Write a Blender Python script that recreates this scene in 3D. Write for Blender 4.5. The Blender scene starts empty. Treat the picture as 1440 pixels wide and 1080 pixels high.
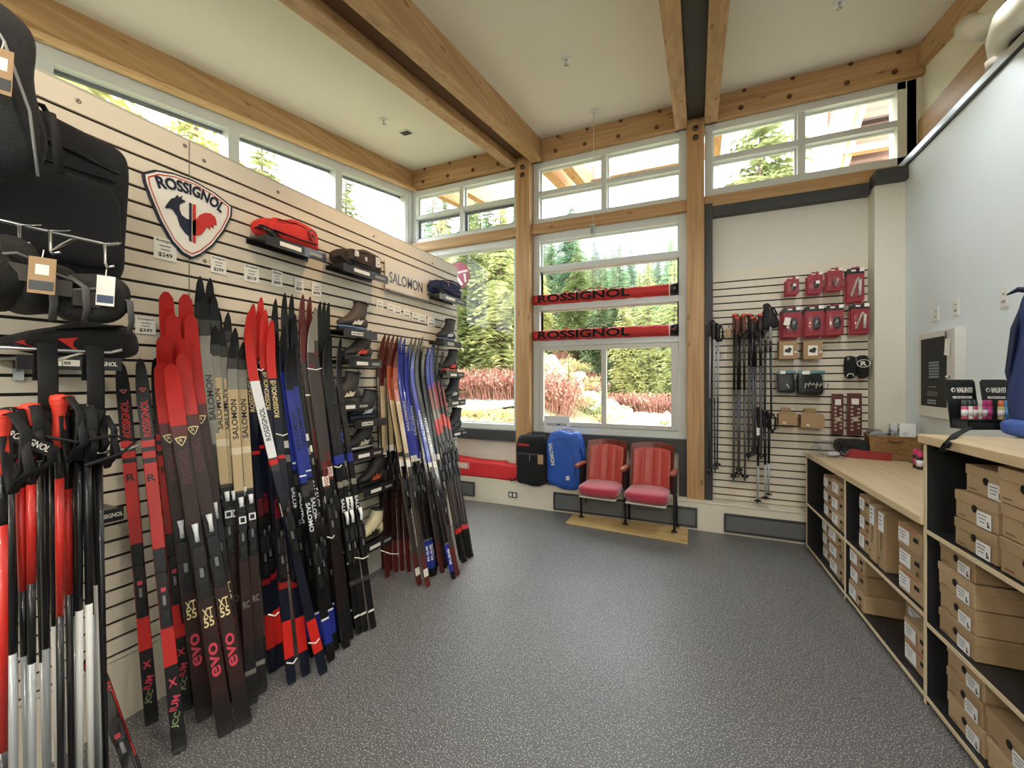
import bpy, bmesh, math, random
from mathutils import Vector, Matrix, noise
from math import pi, sin, cos, tan, radians as R
random.seed(7)
SC = bpy.context.scene
COL = SC.collection
# ---------------------------------------------------------------- camera
F = 588.0; YAW = R(23.9); HC = 1.6; HV = 535.0
cd = bpy.data.cameras.new('camera'); cam = bpy.data.objects.new('camera', cd); COL.objects.link(cam)
cam.location = (0, 0, HC); cam.rotation_euler = (pi/2, 0, YAW)
cd.sensor_width = 36; cd.lens = F/1440*36; cd.shift_y = -(540-HV)/1440; cd.clip_start = .05; cd.clip_end = 500
SC.camera = cam
SC.view_settings.view_transform = 'Standard'; SC.view_settings.look = 'None'
SC.view_settings.gamma = 1; SC.view_settings.use_curve_mapping = False
SC.view_settings.exposure = 0.86
SC.cycles.use_denoising = True
SC.cycles.max_bounces = 8; SC.cycles.diffuse_bounces = 5; SC.cycles.glossy_bounces = 3; SC.cycles.transparent_max_bounces = 12
SC.cycles.sample_clamp_indirect = 6
SC.cycles.caustics_reflective = False; SC.cycles.caustics_refractive = False
# ---------------------------------------------------------------- sky
W = bpy.data.worlds.new('sky'); SC.world = W; W.use_nodes = True
wn = W.node_tree.nodes; wl = W.node_tree.links
bg = wn['Background']; tc = wn.new('ShaderNodeTexCoord'); sp = wn.new('ShaderNodeSeparateXYZ'); rp = wn.new('ShaderNodeValToRGB')
wl.new(tc.outputs['Generated'], sp.inputs[0]); wl.new(sp.outputs['Z'], rp.inputs[0]); wl.new(rp.outputs[0], bg.inputs[0])
rp.color_ramp.elements[0].color = (.78, .87, 1, 1); rp.color_ramp.elements[1].color = (.90, .95, 1, 1); rp.color_ramp.elements[1].position = .12
bg.inputs[1].default_value = 5.6
def light(name, kind, loc, rot, energy, color, **kw):
    d = bpy.data.lights.new(name, kind); d.energy = energy; d.color = color
    for k, v in kw.items(): setattr(d, k, v)
    o = bpy.data.objects.new(name, d); COL.objects.link(o); o.location = loc; o.rotation_euler = rot
    return o
def aim(frm, to): return (Vector(to)-Vector(frm)).to_track_quat('-Z', 'Y').to_euler()
light('sun', 'SUN', (0, -10, 20), aim((3, -12, 14), (0, 6, 0)), 4.6, (1, .93, .8), angle=R(6))
# warm wall spots first, then added fill spots (their cans are built with the ceiling)
LAMPS = [(-1.05, 2.6, 62, (1, .68, .40), (-2.6, 2.75, 1.7), 62), (-1.15, .95, 38, (1, .82, .62), (-2.5, 1.1, 1.3), 76),
         (.4, 1.0, 45, (.95, .97, 1), (.6, 1.3, 0), 120), (-.9, -.9, 45, (1, .90, .76), (-1.0, -.4, 0), 150), (.9, -1.2, 45, (.96, .98, 1), (.7, -.6, 0), 150),
         (1.05, 2.9, 60, (.95, .97, 1), (1.0, 3.3, 0), 130)]
def zc(y): return 4.67 + .163*(y-5.05)
for i, (x, y, e, c, t, a) in enumerate(LAMPS):
    z = zc(y)-.06
    light('wall_or_fill_beam', 'SPOT', (x, y, z), aim((x, y, z), t), e, c, spot_size=R(a), spot_blend=.7, shadow_soft_size=.07)
for x in (-1.2, .8): light('added_fill_glow', 'POINT', (x, -1.9, 2.9), (0, 0, 0), 45, (1, .96, .90), shadow_soft_size=.15)     # unseen fill lights added behind the viewpoint to brighten the room
# ---------------------------------------------------------------- pixel of the 1440x1080 frame -> point on a plane of the room
cy_, sy_ = cos(YAW), sin(YAW)
def ray(u, v):
    r = (u-720)/F
    return Vector((-sy_+cy_*r, cy_+sy_*r, (HV-v)/F))
def onx(u, v, x): d = ray(u, v); t = x/d.x; return Vector((x, d.y*t, HC+d.z*t))
def ony(u, v, y): d = ray(u, v); t = y/d.y; return Vector((d.x*t, y, HC+d.z*t))
def onz(u, v, z): d = ray(u, v); t = (z-HC)/d.z; return Vector((d.x*t, d.y*t, z))
# ---------------------------------------------------------------- materials
def lin(h):
    h = h.lstrip('#'); o = []
    for i in (0, 2, 4):
        c = int(h[i:i+2], 16)/255; o.append(c/12.92 if c <= .04045 else ((c+.055)/1.055)**2.4)
    return (*o, 1)
MC = {}
def M(hexc, rough=.5, metal=0, bump=0, scale=60, var=.06, trans=0, coat=0, sheen=0, kind='', alpha=1):
    key = (hexc, rough, metal, bump, scale, var, trans, coat, sheen, kind, alpha)
    if key in MC: return MC[key]
    m = bpy.data.materials.new('mat_%d' % len(MC)); m.use_nodes = True; MC[key] = m
    n = m.node_tree.nodes; l = m.node_tree.links; b = n['Principled BSDF']; col = lin(hexc)
    b.inputs['Roughness'].default_value = rough; b.inputs['Metallic'].default_value = metal
    b.inputs['Coat Weight'].default_value = coat; b.inputs['Sheen Weight'].default_value = sheen; b.inputs['Alpha'].default_value = alpha
    t = n.new('ShaderNodeTexCoord'); z = n.new('ShaderNodeTexNoise'); z.inputs['Scale'].default_value = scale; z.inputs['Detail'].default_value = 4
    l.new(t.outputs['Object'], z.inputs['Vector'])
    mx = n.new('ShaderNodeMix'); mx.data_type = 'RGBA'
    mx.inputs[6].default_value = tuple(min(1, c*(1-var)) for c in col[:3])+(1,); mx.inputs[7].default_value = tuple(min(1, c*(1+var)+.01*var) for c in col[:3])+(1,)
    l.new(z.outputs['Fac'], mx.inputs[0]); l.new(mx.outputs[2], b.inputs['Base Color'])
    if bump:
        bp = n.new('ShaderNodeBump'); bp.inputs['Strength'].default_value = bump; bp.inputs['Distance'].default_value = .01
        l.new(z.outputs['Fac'], bp.inputs['Height']); l.new(bp.outputs[0], b.inputs['Normal'])
    return m
def wood(key, c1, c2, axis, rough=.5, knots=True, sc=1.0):
    k = ('wood', key, axis)
    if k in MC: return MC[k]
    m = bpy.data.materials.new('wood_'+key+axis); m.use_nodes = True; MC[k] = m
    n = m.node_tree.nodes; l = m.node_tree.links; b = n['Principled BSDF']; b.inputs['Roughness'].default_value = rough
    t = n.new('ShaderNodeTexCoord'); mp = n.new('ShaderNodeMapping'); s = [26*sc]*3; s['xyz'.index(axis)] = 1.1*sc; mp.inputs['Scale'].default_value = s
    l.new(t.outputs['Object'], mp.inputs[0]); z = n.new('ShaderNodeTexNoise'); z.inputs['Scale'].default_value = 1; z.inputs['Detail'].default_value = 6; z.inputs['Distortion'].default_value = .6
    l.new(mp.outputs[0], z.inputs['Vector']); r = n.new('ShaderNodeValToRGB'); l.new(z.outputs['Fac'], r.inputs[0])
    r.color_ramp.elements[0].position = .3; r.color_ramp.elements[0].color = lin(c2); r.color_ramp.elements[1].position = .65; r.color_ramp.elements[1].color = lin(c1)
    out = r.outputs[0]
    if knots:
        m2 = n.new('ShaderNodeMapping'); s = [9]*3; s['xyz'.index(axis)] = 3.2; m2.inputs['Scale'].default_value = s; l.new(t.outputs['Object'], m2.inputs[0])
        vo = n.new('ShaderNodeTexVoronoi'); vo.inputs['Scale'].default_value = 1; l.new(m2.outputs[0], vo.inputs['Vector'])
        r2 = n.new('ShaderNodeValToRGB'); l.new(vo.outputs['Distance'], r2.inputs[0]); r2.color_ramp.elements[0].color = (.35, .25, .16, 1); r2.color_ramp.elements[0].position = .06
        r2.color_ramp.elements[1].color = (1, 1, 1, 1); r2.color_ramp.elements[1].position = .16
        mx = n.new('ShaderNodeMix'); mx.data_type = 'RGBA'; mx.blend_type = 'MULTIPLY'; mx.inputs[0].default_value = .8
        l.new(out, mx.inputs[6]); l.new(r2.outputs[0], mx.inputs[7]); out = mx.outputs[2]
    l.new(out, b.inputs['Base Color'])
    return m
def speckle(key, base, spots, sc, lo, hi, rough=.5, mottle=.0):
    k = ('spk', key)
    if k in MC: return MC[k]
    m = bpy.data.materials.new('speckle_'+key); m.use_nodes = True; MC[k] = m
    n = m.node_tree.nodes; l = m.node_tree.links; b = n['Principled BSDF']
    t = n.new('ShaderNodeTexCoord'); z = n.new('ShaderNodeTexNoise'); z.inputs['Scale'].default_value = sc; z.inputs['Detail'].default_value = 3
    l.new(t.outputs['Object'], z.inputs['Vector']); r = n.new('ShaderNodeValToRGB'); l.new(z.outputs['Fac'], r.inputs[0])
    r.color_ramp.elements[0].position = lo; r.color_ramp.elements[0].color = lin(base); r.color_ramp.elements[1].position = hi; r.color_ramp.elements[1].color = lin(spots)
    z2 = n.new('ShaderNodeTexNoise'); z2.inputs['Scale'].default_value = 1.3; z2.inputs['Detail'].default_value = 5; l.new(t.outputs['Object'], z2.inputs['Vector'])
    mr = n.new('ShaderNodeMapRange'); l.new(z2.outputs['Fac'], mr.inputs[0]); mr.inputs[3].default_value = rough-mottle; mr.inputs[4].default_value = rough+mottle
    l.new(mr.outputs[0], b.inputs['Roughness']); l.new(r.outputs[0], b.inputs['Base Color'])
    bp = n.new('ShaderNodeBump'); bp.inputs['Strength'].default_value = .25; bp.inputs['Distance'].default_value = .002
    l.new(z.outputs['Fac'], bp.inputs['Height']); l.new(bp.outputs[0], b.inputs['Normal'])
    return m
def glass(name, tint=(1, 1, 1, 1), rough=.02, fac=None):
    k = ('glass', name)
    if k in MC: return MC[k]
    m = bpy.data.materials.new(name); m.use_nodes = True; MC[k] = m
    n = m.node_tree.nodes; l = m.node_tree.links; n.remove(n['Principled BSDF'])
    tr = n.new('ShaderNodeBsdfTransparent'); tr.inputs[0].default_value = tint; gl = n.new('ShaderNodeBsdfGlossy'); gl.inputs['Roughness'].default_value = rough
    fr = n.new('ShaderNodeFresnel'); fr.inputs[0].default_value = 1.35 if fac is None else fac; mx = n.new('ShaderNodeMixShader')
    ge = n.new('ShaderNodeNewGeometry'); mt = n.new('ShaderNodeMath'); mt.operation = 'SUBTRACT'; mt.use_clamp = True; l.new(fr.outputs[0], mt.inputs[0]); l.new(ge.outputs['Backfacing'], mt.inputs[1]); l.new(mt.outputs[0], mx.inputs[0]); l.new(tr.outputs[0], mx.inputs[1]); l.new(gl.outputs[0], mx.inputs[2]); l.new(mx.outputs[0], n['Material Output'].inputs[0])
    return m
# ---------------------------------------------------------------- geometry collector
class G:
    def __init__(s): s.v = []; s.f = []; s.m = []; s.mats = []; s.sm = []
    def mi(s, m):
        if m not in s.mats: s.mats.append(m)
        return s.mats.index(m)
    def add(s, vs, fs, m, T=None, smooth=False):
        o = len(s.v); s.v += [tuple(T @ Vector(v)) if T is not None else tuple(v) for v in vs]; k = s.mi(m)
        for f in fs: s.f.append(tuple(o+i for i in f)); s.m.append(k); s.sm.append(smooth)
        return s
    def box(s, c, d, m, T=None):
        x, y, z = c; a, b, e = d[0]/2, d[1]/2, d[2]/2
        vs = [(x+i*a, y+j*b, z+k*e) for k in (-1, 1) for j in (-1, 1) for i in (-1, 1)]
        return s.add(vs, [(0, 2, 3, 1), (4, 5, 7, 6), (0, 1, 5, 4), (2, 6, 7, 3), (0, 4, 6, 2), (1, 3, 7, 5)], m, T)
    def bx(s, x0, x1, y0, y1, z0, z1, m, T=None): return s.box(((x0+x1)/2, (y0+y1)/2, (z0+z1)/2), (abs(x1-x0), abs(y1-y0), abs(z1-z0)), m, T)
    def tube(s, pts, r, m, n=8, T=None, cap=True, flat=1.0, up=None):
        pts = [Vector(p) for p in pts]; rs = r if isinstance(r, (list, tuple)) else [r]*len(pts); vs = []; fs = []
        prev = None
        for i, p in enumerate(pts):
            d = (pts[min(i+1, len(pts)-1)]-pts[max(i-1, 0)]).normalized()
            a = (prev - d*prev.dot(d)) if prev is not None else d.cross(Vector(up) if up else (Vector((0, 0, 1)) if abs(d.z) < .9 else Vector((1, 0, 0))))
            if a.length < 1e-6: a = d.orthogonal()
            a.normalize(); b = d.cross(a); prev = a
            for k in range(n):
                t = 2*pi*k/n; vs.append(p+a*cos(t)*rs[i]+b*sin(t)*rs[i]*flat)
        for i in range(len(pts)-1):
            for k in range(n): fs.append((i*n+k, i*n+(k+1) % n, (i+1)*n+(k+1) % n, (i+1)*n+k))
        if cap: fs.append(tuple(range(n))[::-1]); fs.append(tuple((len(pts)-1)*n+k for k in range(n)))
        return s.add(vs, fs, m, T, n > 5)
    def lathe(s, prof, m, n=16, T=None):
        vs = []; fs = []
        for r, z in prof:
            for k in range(n): vs.append((r*cos(2*pi*k/n), r*sin(2*pi*k/n), z))
        for i in range(len(prof)-1):
            for k in range(n): fs.append((i*n+k, i*n+(k+1) % n, (i+1)*n+(k+1) % n, (i+1)*n+k))
        fs.append(tuple(range(n))[::-1]); fs.append(tuple((len(prof)-1)*n+k for k in range(n)))
        return s.add(vs, fs, m, T, True)
    def prism(s, poly, h, m, T=None, z0=0):
        n = len(poly); vs = [(x, y, z0) for x, y in poly]+[(x, y, z0+h) for x, y in poly]
        A = sum(poly[i][0]*poly[(i+1) % n][1]-poly[(i+1) % n][0]*poly[i][1] for i in range(n))
        fs = [tuple(range(n))[::-1], tuple(range(n, 2*n))]+[(i, (i+1) % n, n+(i+1) % n, n+i) for i in range(n)]
        if A < 0: fs = [f[::-1] for f in fs]
        return s.add(vs, fs, m, T)
    def grid(s, fn, nu, nv, m, T=None, wrapu=False, smooth=True, caps=False):
        vs = [fn(i/(nu if wrapu else nu-1), j/(nv-1)) for j in range(nv) for i in range(nu)]; fs = []
        for j in range(nv-1):
            for i in range(nu if wrapu else nu-1): fs.append((j*nu+i, j*nu+(i+1) % nu, (j+1)*nu+(i+1) % nu, (j+1)*nu+i))
        if caps: fs.append(tuple(range(nu))[::-1]); fs.append(tuple((nv-1)*nu+k for k in range(nu)))
        return s.add(vs, fs, m, T, smooth)
    def mesh(s, name):
        me = bpy.data.meshes.new(name); me.from_pydata(s.v, [], s.f)
        for m in s.mats: me.materials.append(m)
        me.polygons.foreach_set('material_index', s.m); me.polygons.foreach_set('use_smooth', s.sm); me.update()
        return me
    def build(s, name, parent=None, bevel=0, seg=2, **kw):
        o = bpy.data.objects.new(name, s.mesh(name)); COL.objects.link(o)
        if parent is not None: o.parent = parent
        if bevel:
            b = o.modifiers.new('bevel', 'BEVEL'); b.width = bevel; b.segments = seg; b.limit_method = 'ANGLE'; b.angle_limit = R(40)
        return tag(o, **kw)
def tag(o, label=None, cat=None, group=None, kind=None):
    if label: o['label'] = label
    if cat: o['category'] = cat
    if group: o['group'] = group
    if kind: o['kind'] = kind
    return o
def empty(name, loc=(0, 0, 0), rz=0, label=None, cat=None, group=None, mat=None):
    o = bpy.data.objects.new(name, None); COL.objects.link(o); o.empty_display_size = .05
    if mat is not None: o.matrix_world = mat
    else: o.location = loc; o.rotation_euler = (0, 0, rz)
    return tag(o, label, cat, group)
def copy_tree(o, parent=None):
    c = o.copy(); COL.objects.link(c)
    if parent is not None: c.parent = parent
    for ch in [x for x in KIDS.get(o.name, [])]: copy_tree(ch, c)
    return c
KIDS = {}
def kids(o): KIDS[o.name] = list(o.children); [kids(c) for c in o.children]; return o
def clone(o, loc=None, rot=None, mat=None, label=None, group=None, cat=None):
    c = copy_tree(o)
    if mat is not None: c.matrix_world = mat
    if loc is not None: c.location = loc
    if rot is not None: c.rotation_euler = rot
    return tag(c, label, cat, group)
def frame(o, X, Y, Z):
    m = Matrix.Identity(4)
    for i, a in enumerate((X, Y, Z, o)):
        for j in range(3): m[j][i] = a[j]
    return m
TC = {}
def textmesh(txt, bold=.0, depth=.004, shear=0, italic=0):
    k = (txt, bold, depth, shear)
    if k in TC: return TC[k]
    cu = bpy.data.curves.new('t', 'FONT'); cu.body = txt; cu.offset = bold*.5; cu.extrude = depth; cu.shear = shear; cu.resolution_u = 3
    cu.align_x = 'CENTER'; cu.align_y = 'CENTER'
    o = bpy.data.objects.new('t', cu); COL.objects.link(o); dg = bpy.context.evaluated_depsgraph_get(); dg.update()
    me = bpy.data.meshes.new_from_object(o.evaluated_get(dg)); bpy.data.objects.remove(o)
    vs = [v.co.copy() for v in me.vertices]; fs = [tuple(p.vertices) for p in me.polygons]
    xs = [v.x for v in vs]; ys = [v.y for v in vs]; x0, x1, y0, y1 = min(xs), max(xs), min(ys), max(ys)
    vs = [Vector(((v.x-(x0+x1)/2)/(x1-x0), (v.y-(y0+y1)/2)/(y1-y0), v.z)) for v in vs]   # unit box
    TC[k] = (vs, fs, (x1-x0)/(y1-y0)); return TC[k]
def text(g, txt, T, w, h, m, bold=.02, depth=.0006, shear=0):
    """lettering filling w x h centred on T's origin, facing T's Z"""
    vs, fs, asp = textmesh(txt, bold, .5, shear)
    if h is None: h = w/asp
    if w is None: w = h*asp
    g.add([(v.x*w, v.y*h, v.z*depth*2) for v in vs], fs, m, T)
    return g
WL = lambda p: frame(p, (0, 1, 0), (0, 0, 1), (1, 0, 0))      # on the left display wall, facing +x
WB = lambda p: frame(p, (1, 0, 0), (0, 0, 1), (0, -1, 0))     # on the back wall, facing -y
WR = lambda p: frame(p, (0, -1, 0), (0, 0, 1), (-1, 0, 0))    # facing -x
# ================================================================ the room
XW = -2.47          # face of the display partition
YB = 5.05           # inner face of the window wall
GW = wood('glulam', 'BF9A6C', 'A07A50', 'y'); GX = wood('glulam', 'BF9A6C', 'A07A50', 'x'); GZ = wood('glulam', 'C49E6E', 'A67E52', 'z')
WHITE = M('D9D6C9', .7, bump=.03, scale=30, var=.02); CEIL = M('E4E1D4', .8, bump=.02, scale=20, var=.015); TRIM = M('DCE0DD', .4, var=.01)
BLACK = M('1E1E20', .55, var=.05); DGREY = M('3A3B3D', .5); SLAT = M('DCD2BF', .5, scale=8, var=.03); GROOVE = M('17120E', .7)
g = G(); g.bx(-4.1, 2.0, -3.1, 5.2, -.08, 0, speckle('floor', '58585A', 'CBC9C2', 150, .55, .66, .42, .14)); g.build('floor', kind='structure')
# ceiling slopes up to the window wall and carries on as the eaves outside
g = G(); 
def slopebox(g, x0, x1, y0, y1, zb, zt, m):      # zb / zt are offsets from the ceiling line
    vs = [(x, y, zc(y)+dz) for dz in (zb, zt) for y in (y0, y1) for x in (x0, x1)]
    g.add(vs, [(0, 2, 3, 1), (4, 5, 7, 6), (0, 1, 5, 4), (2, 6, 7, 3), (0, 4, 6, 2), (1, 3, 7, 5)], m)
slopebox(g, -4.1, 2.1, -3.2, 5.22, 0, .2, CEIL); g.build('ceiling', kind='structure')
# glulam beams: perimeter, rafter pairs
def beam(name, n=0): pass
tn = [0]
def trim(g, bevel=0):
    tn[0] += 1; return g.build('trim_%d' % tn[0], bevel=bevel, kind='structure')
g = G(); slopebox(g, -4.0, -3.80, -3.1, 5.05, -.27, .02, GW); left_beam = trim(g, .006)
g = G(); slopebox(g, -3.83, -3.765, -3.1, 5.05, -.285, -.255, wood('lip', 'DDB98A', 'C9A06B', 'y')); trim(g)
for x0, x1 in ((-2.265, -2.135), (-1.94, -1.81), (-.225, -.10), (.07, .195)):
    g = G(); slopebox(g, x0, x1, -3.1, 5.0, -.28, .02, GW); trim(g, .006)
g = G(); slopebox(g, -2.13, -1.945, -3.1, 4.98, -.20, .02, M('5A3A20', .8)); trim(g)  # brown infill paints the shade in the gap of the left rafter pair
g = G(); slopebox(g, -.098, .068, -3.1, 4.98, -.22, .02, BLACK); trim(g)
PLUG = M('5B3617', .6)
def back_beam(x0, x1, us):
    g = G(); g.bx(x0, x1, 5.0, 5.2, 4.40, 4.69, GX); o = trim(g, .006)
    for u in us:
        x = u; q = G(); q.lathe([(.024, 0), (.024, .008), (.016, .012)], PLUG, 12, frame((x, 5.0, 4.47), (1, 0, 0), (0, 0, 1), (0, -1, 0))); q.build('wood_plug', o)
        q = G(); q.lathe([(.02, 0), (.02, .006)], PLUG, 12, frame((x+.03, 5.0, 4.645), (1, 0, 0), (0, 0, 1), (0, -1, 0))); q.build('wood_plug', o)
back_beam(-3.8, -2.265, [-3.62, -3.2, -2.8, -2.42]); back_beam(-1.81, -.225, [-1.62, -1.25, -.85, -.42]); back_beam(.195, 1.9, [.42, .85, 1.32, 1.68])
# posts
for x0, x1 in ((-2.135, -1.945), (-.105, .07)):
    g = G(); g.bx(x0, x1, 4.93, 5.2, 0.0, 4.72, GZ); o = trim(g, .006)
    for z in (4.22, 4.32):
        q = G(); q.lathe([(.03, 0), (.03, .012), (.013, .012), (.013, .022)], M('6A5A48', .4, .8), 14, WB((x0/2+x1/2, 4.93, z)))
        q.build('bolt', o)
# transom timbers between upper and lower windows
for x0, x1 in ((-3.95, -2.135), (-1.945, -.105), (.07, 1.9)):
    g = G(); g.bx(x0, x1, 4.99, 5.2, 3.47, 3.595, GX); trim(g, .004)
PANE = glass('pane_glass', (.97, .985, .98, 1))
wc = [0]
WF = M('D3D8D6', .35, var=.01); WFD = M('6E7478', .4, .3)
def window(x0, x1, z0, z1, xs, zs, fw=.075, y=5.06, dark=None):
    """frame with mullions at xs / rails at zs, one pane per light"""
    wc[0] += 1; nm = 'window_%d' % wc[0]
    g = G(); y0, y1 = y, y+.10
    for a, b, c, d in ((x0, x0+fw, z0, z1), (x1-fw, x1, z0, z1), (x0+fw, x1-fw, z0, z0+fw), (x0+fw, x1-fw, z1-fw, z1)): g.bx(a, b, y0, y1, c, d, WF)
    for x in xs: g.bx(x-fw*.42, x+fw*.42, y0+.005, y1, z0+fw, z1-fw, WF)
    xe = [x0+fw]+[v for x in xs for v in (x-fw*.42, x+fw*.42)]+[x1-fw]
    for i in range(0, len(xe), 2):
        for z in zs: g.bx(xe[i], xe[i+1], y0+.005, y1, z-fw*.4, z+fw*.4, WF)
    o = g.build(nm, bevel=.004, kind='structure')
    zz = [z0+fw]+[v for z in zs for v in (z-fw*.4, z+fw*.4)]+[z1-fw]
    for i in range(0, len(xe), 2):
        for j in range(0, len(zz), 2):
            q = G(); q.bx(xe[i], xe[i+1], y1-.012, y1-.006, zz[j], zz[j+1], PANE); q.build('glass_pane', o)
            q = G(); t = .02; a, b, c, d = xe[i], xe[i+1], zz[j], zz[j+1]
            mm = WFD if (dark and j in dark) else WF; t = .035 if (dark and j in dark) else .018
            for e in ((a, a+t, c, d), (b-t, b, c, d), (a+t, b-t, c, c+t), (a+t, b-t, d-t, d)): q.bx(e[0], e[1], y1-.03, y1-.005, e[2], e[3], mm)
            q.build('glazing_bead', o)
    return o
w_ul = window(-3.86, -2.14, 3.60, 4.385, [-3.02], [4.0], dark=(0,))
for xa in (-3.55, -2.62):      # latch wires of the two opening lights
    q = G(); z = 3.68; q.tube([(xa-.12, 5.1, z), (xa-.10, 5.08, z+.17), (xa+.10, 5.08, z+.18), (xa+.13, 5.1, z)], .006, DGREY, 6); q.tube([(xa-.03, 5.1, z+.1), (xa+.05, 5.1, z+.03)], .005, DGREY, 6)
    q.build('latch_arm', w_ul)
window(-1.94, -.105, 3.60, 4.40, [-1.03], [4.0])
window(.075, 1.86, 3.62, 4.40, [.965], [4.02])
window(-3.86, -2.14, .94, 3.47, [], [])
w_mid = window(-1.94, -.105, .94, 3.47, [], [3.03, 2.53, 2.07], fw=.085)
# sliding light in the bottom of the middle window
q = G(); x0, x1, z0, z1 = -1.85, -.20, 1.03, 2.03
for a, b, c, d in ((x0, x0+.05, z0, z1), (x1-.07, x1, z0, z1), (x0+.05, x1-.07, z0, z0+.05), (x0+.05, x1-.07, z1-.05, z1), (-1.06, -1.0, z0+.05, z1-.05)): q.bx(a, b, 5.05, 5.11, c, d, M('C9C7C0', .35))
q.build('sliding_sash', w_mid, bevel=.003)
# window wall: sill wall below windows, lintel edge, corner post
wall = G()
wall.bx(-4.0, .07, 5.08, 5.25, 0, .94, WHITE); wall.bx(.07, 1.75, 5.06, 5.25, 0, 3.5, WHITE); wall.bx(1.72, 2.1, 5.06, 5.25, 0, 4.7, WHITE); wall.bx(-4.1, 2.1, 5.205, 5.25, 4.385, 4.9, WHITE)
wall.build('wall_back', kind='structure')
g = G(); g.bx(-3.98, -3.85, 4.98, 5.2, .3, 4.40, WF); trim(g)
g = G(); g.bx(-3.86, -.095, 5.0, 5.1, .80, .94, DGREY); g.bx(-.185, -.10, 5.0, 5.1, .30, .80, DGREY); trim(g, .003)
g = G(); g.bx(.072, .15, 4.96, 5.08, .31, 3.50, DGREY); g.bx(.15, 1.49, 4.97, 5.08, 3.36, 3.47, DGREY); g.bx(1.49, 1.76, 4.83, 5.08, 3.40, 3.52, DGREY); trim(g, .003)
# ledge running along the foot of the window wall
LEDGE = M('E4DDCB', .6, var=.02)
g = G(); g.bx(-3.9, 1.72, 4.88, 5.08, 0, .30, LEDGE); g.bx(-3.9, 1.72, 4.87, 5.08, .30, .315, LEDGE); g.build('baseboard_back', bevel=.003, kind='structure')
GR = M('77797B', .5, .3)
def grille(x0, x1, z0, z1, label):
    t = empty('vent_grille', ((x0+x1)/2, 4.865, z0), 0, label, 'vent', 'vents in the ledge face')
    h, w = z1-z0, x1-x0
    q = G(); 
    for a, b, c, d in ((-w/2, w/2, 0, .02), (-w/2, w/2, h-.02, h), (-w/2, -w/2+.02, .02, h-.02), (w/2-.02, w/2, .02, h-.02)): q.bx(a, b, -.012, .012, c, d, DGREY)
    q.build('frame', t)
    q = G(); q.bx(-w/2+.02, w/2-.02, .0, .01, .02, h-.02, GR)
    k = 0
    while .03+k*.012 < h-.03: q.bx(-w/2+.02, w/2-.02, -.004, .002, .028+k*.012, .034+k*.012, GR); k += 1
    q.build('louvre_panel', t)
p0 = ony(1018, 752, 4.88); grille(p0.x, .98, .03, .22, 'grey louvred vent in dark frame under the slatted back wall')
grille(ony(779, 700, 4.88).x, -.22+.42-.2, .03, .24, 'grey louvred vent behind the red theatre seats')
grille(-3.0, ony(668, 690, 4.88).x, .06, .25, 'small grey vent under the red bag on the ledge')
t = empty('wall_outlet', (ony(721, 695, 4.87).x, 4.868, .145), 0, 'double socket plate in the ledge face below the black backpack', 'socket')
q = G(); q.box((0, 0, 0), (.12, .008, .07), M('5A5A5A', .4, .5)); q.build('plate', t, bevel=.002)
for s in (-1, 1): q = G(); q.box((s*.028, -.006, 0), (.035, .006, .045), M('E8E6DE', .4)); q.build('socket', t, bevel=.002)
# slatted panels (boards and grooves)
def slats(nm, x0, x1, z0, z1, T, kind='structure', pitch=.0762, gap=.0135, head=.115):
    g = G(); L = x1-x0; g.box((L/2, z0/2+z1/2, -.02), (L, z1-z0, .012), GROOVE, T)
    z = z1; g.box((L/2, z1-head/2, -.007), (L, head, .014), SLAT, T); z = z1-head
    while z > z0+.02:
        a = max(z0, z-pitch); b = z-gap
        if b > a: g.box((L/2, a/2+b/2, -.007), (L, b-a, .014), SLAT, T)
        z -= pitch
    return g
T = frame((.155, 5.04, 0), (1, 0, 0), (0, 0, 1), (0, -1, 0))
slats('x', 0, 1.34, .325, 2.78, T).build('wall_slatted_back', kind='structure')
Y0, Y1 = -1.6, 4.04; ZT = 2.87
T = frame((XW, Y0, 0), (0, 1, 0), (0, 0, 1), (1, 0, 0))
g = slats('x', 0, Y1-Y0, .30, ZT, T, head=.10)
g.bx(XW-.14, XW-.026, Y0, Y1, 0, ZT, SLAT); g.bx(XW-.026, XW, Y0, Y1, 0, .295, SLAT); g.bx(XW-.14, XW+.002, Y1, Y1+.012, 0, ZT, M('CFCBBE', .5)); g.bx(XW-.14, XW, Y0, Y1, ZT, ZT+.012, M('B9B2A2', .5))
seam = M('6b6255', .6)
for u in (266, ): y = onx(u, 250, XW).y; g.bx(XW-.001, XW+.0015, y-.002, y+.002, .3, ZT, seam)
g.build('wall_display_left', kind='structure')
SCREW = M('8d857a', .4, .6)
for u, v in ((260, 205), (287, 226), (110, 142), (288, 367), (391, 270), (460+430/6.545, 330+15/6.545), (460+970/6.545, 330+265/6.545)):
    p = onx(u, v, XW); q = G(); q.lathe([(.011, 0), (.009, .003), (.004, .003), (.003, .001)], SCREW, 12, WL(p))
    tag(q.build('screw_cap'), 'round screw cap in the left slatted wall, %s' % {260: 'above the rooster shield', 287: 'right above the rooster shield', 110: 'near the wall top by the grey bag', 288: 'under the tip of the rooster shield', 391: 'above the red waist bag'}.get(u, 'above the lettered sign' if u < 560 else 'above the navy cap bag'), 'screw', 'screw caps of the left slatted wall')
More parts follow.
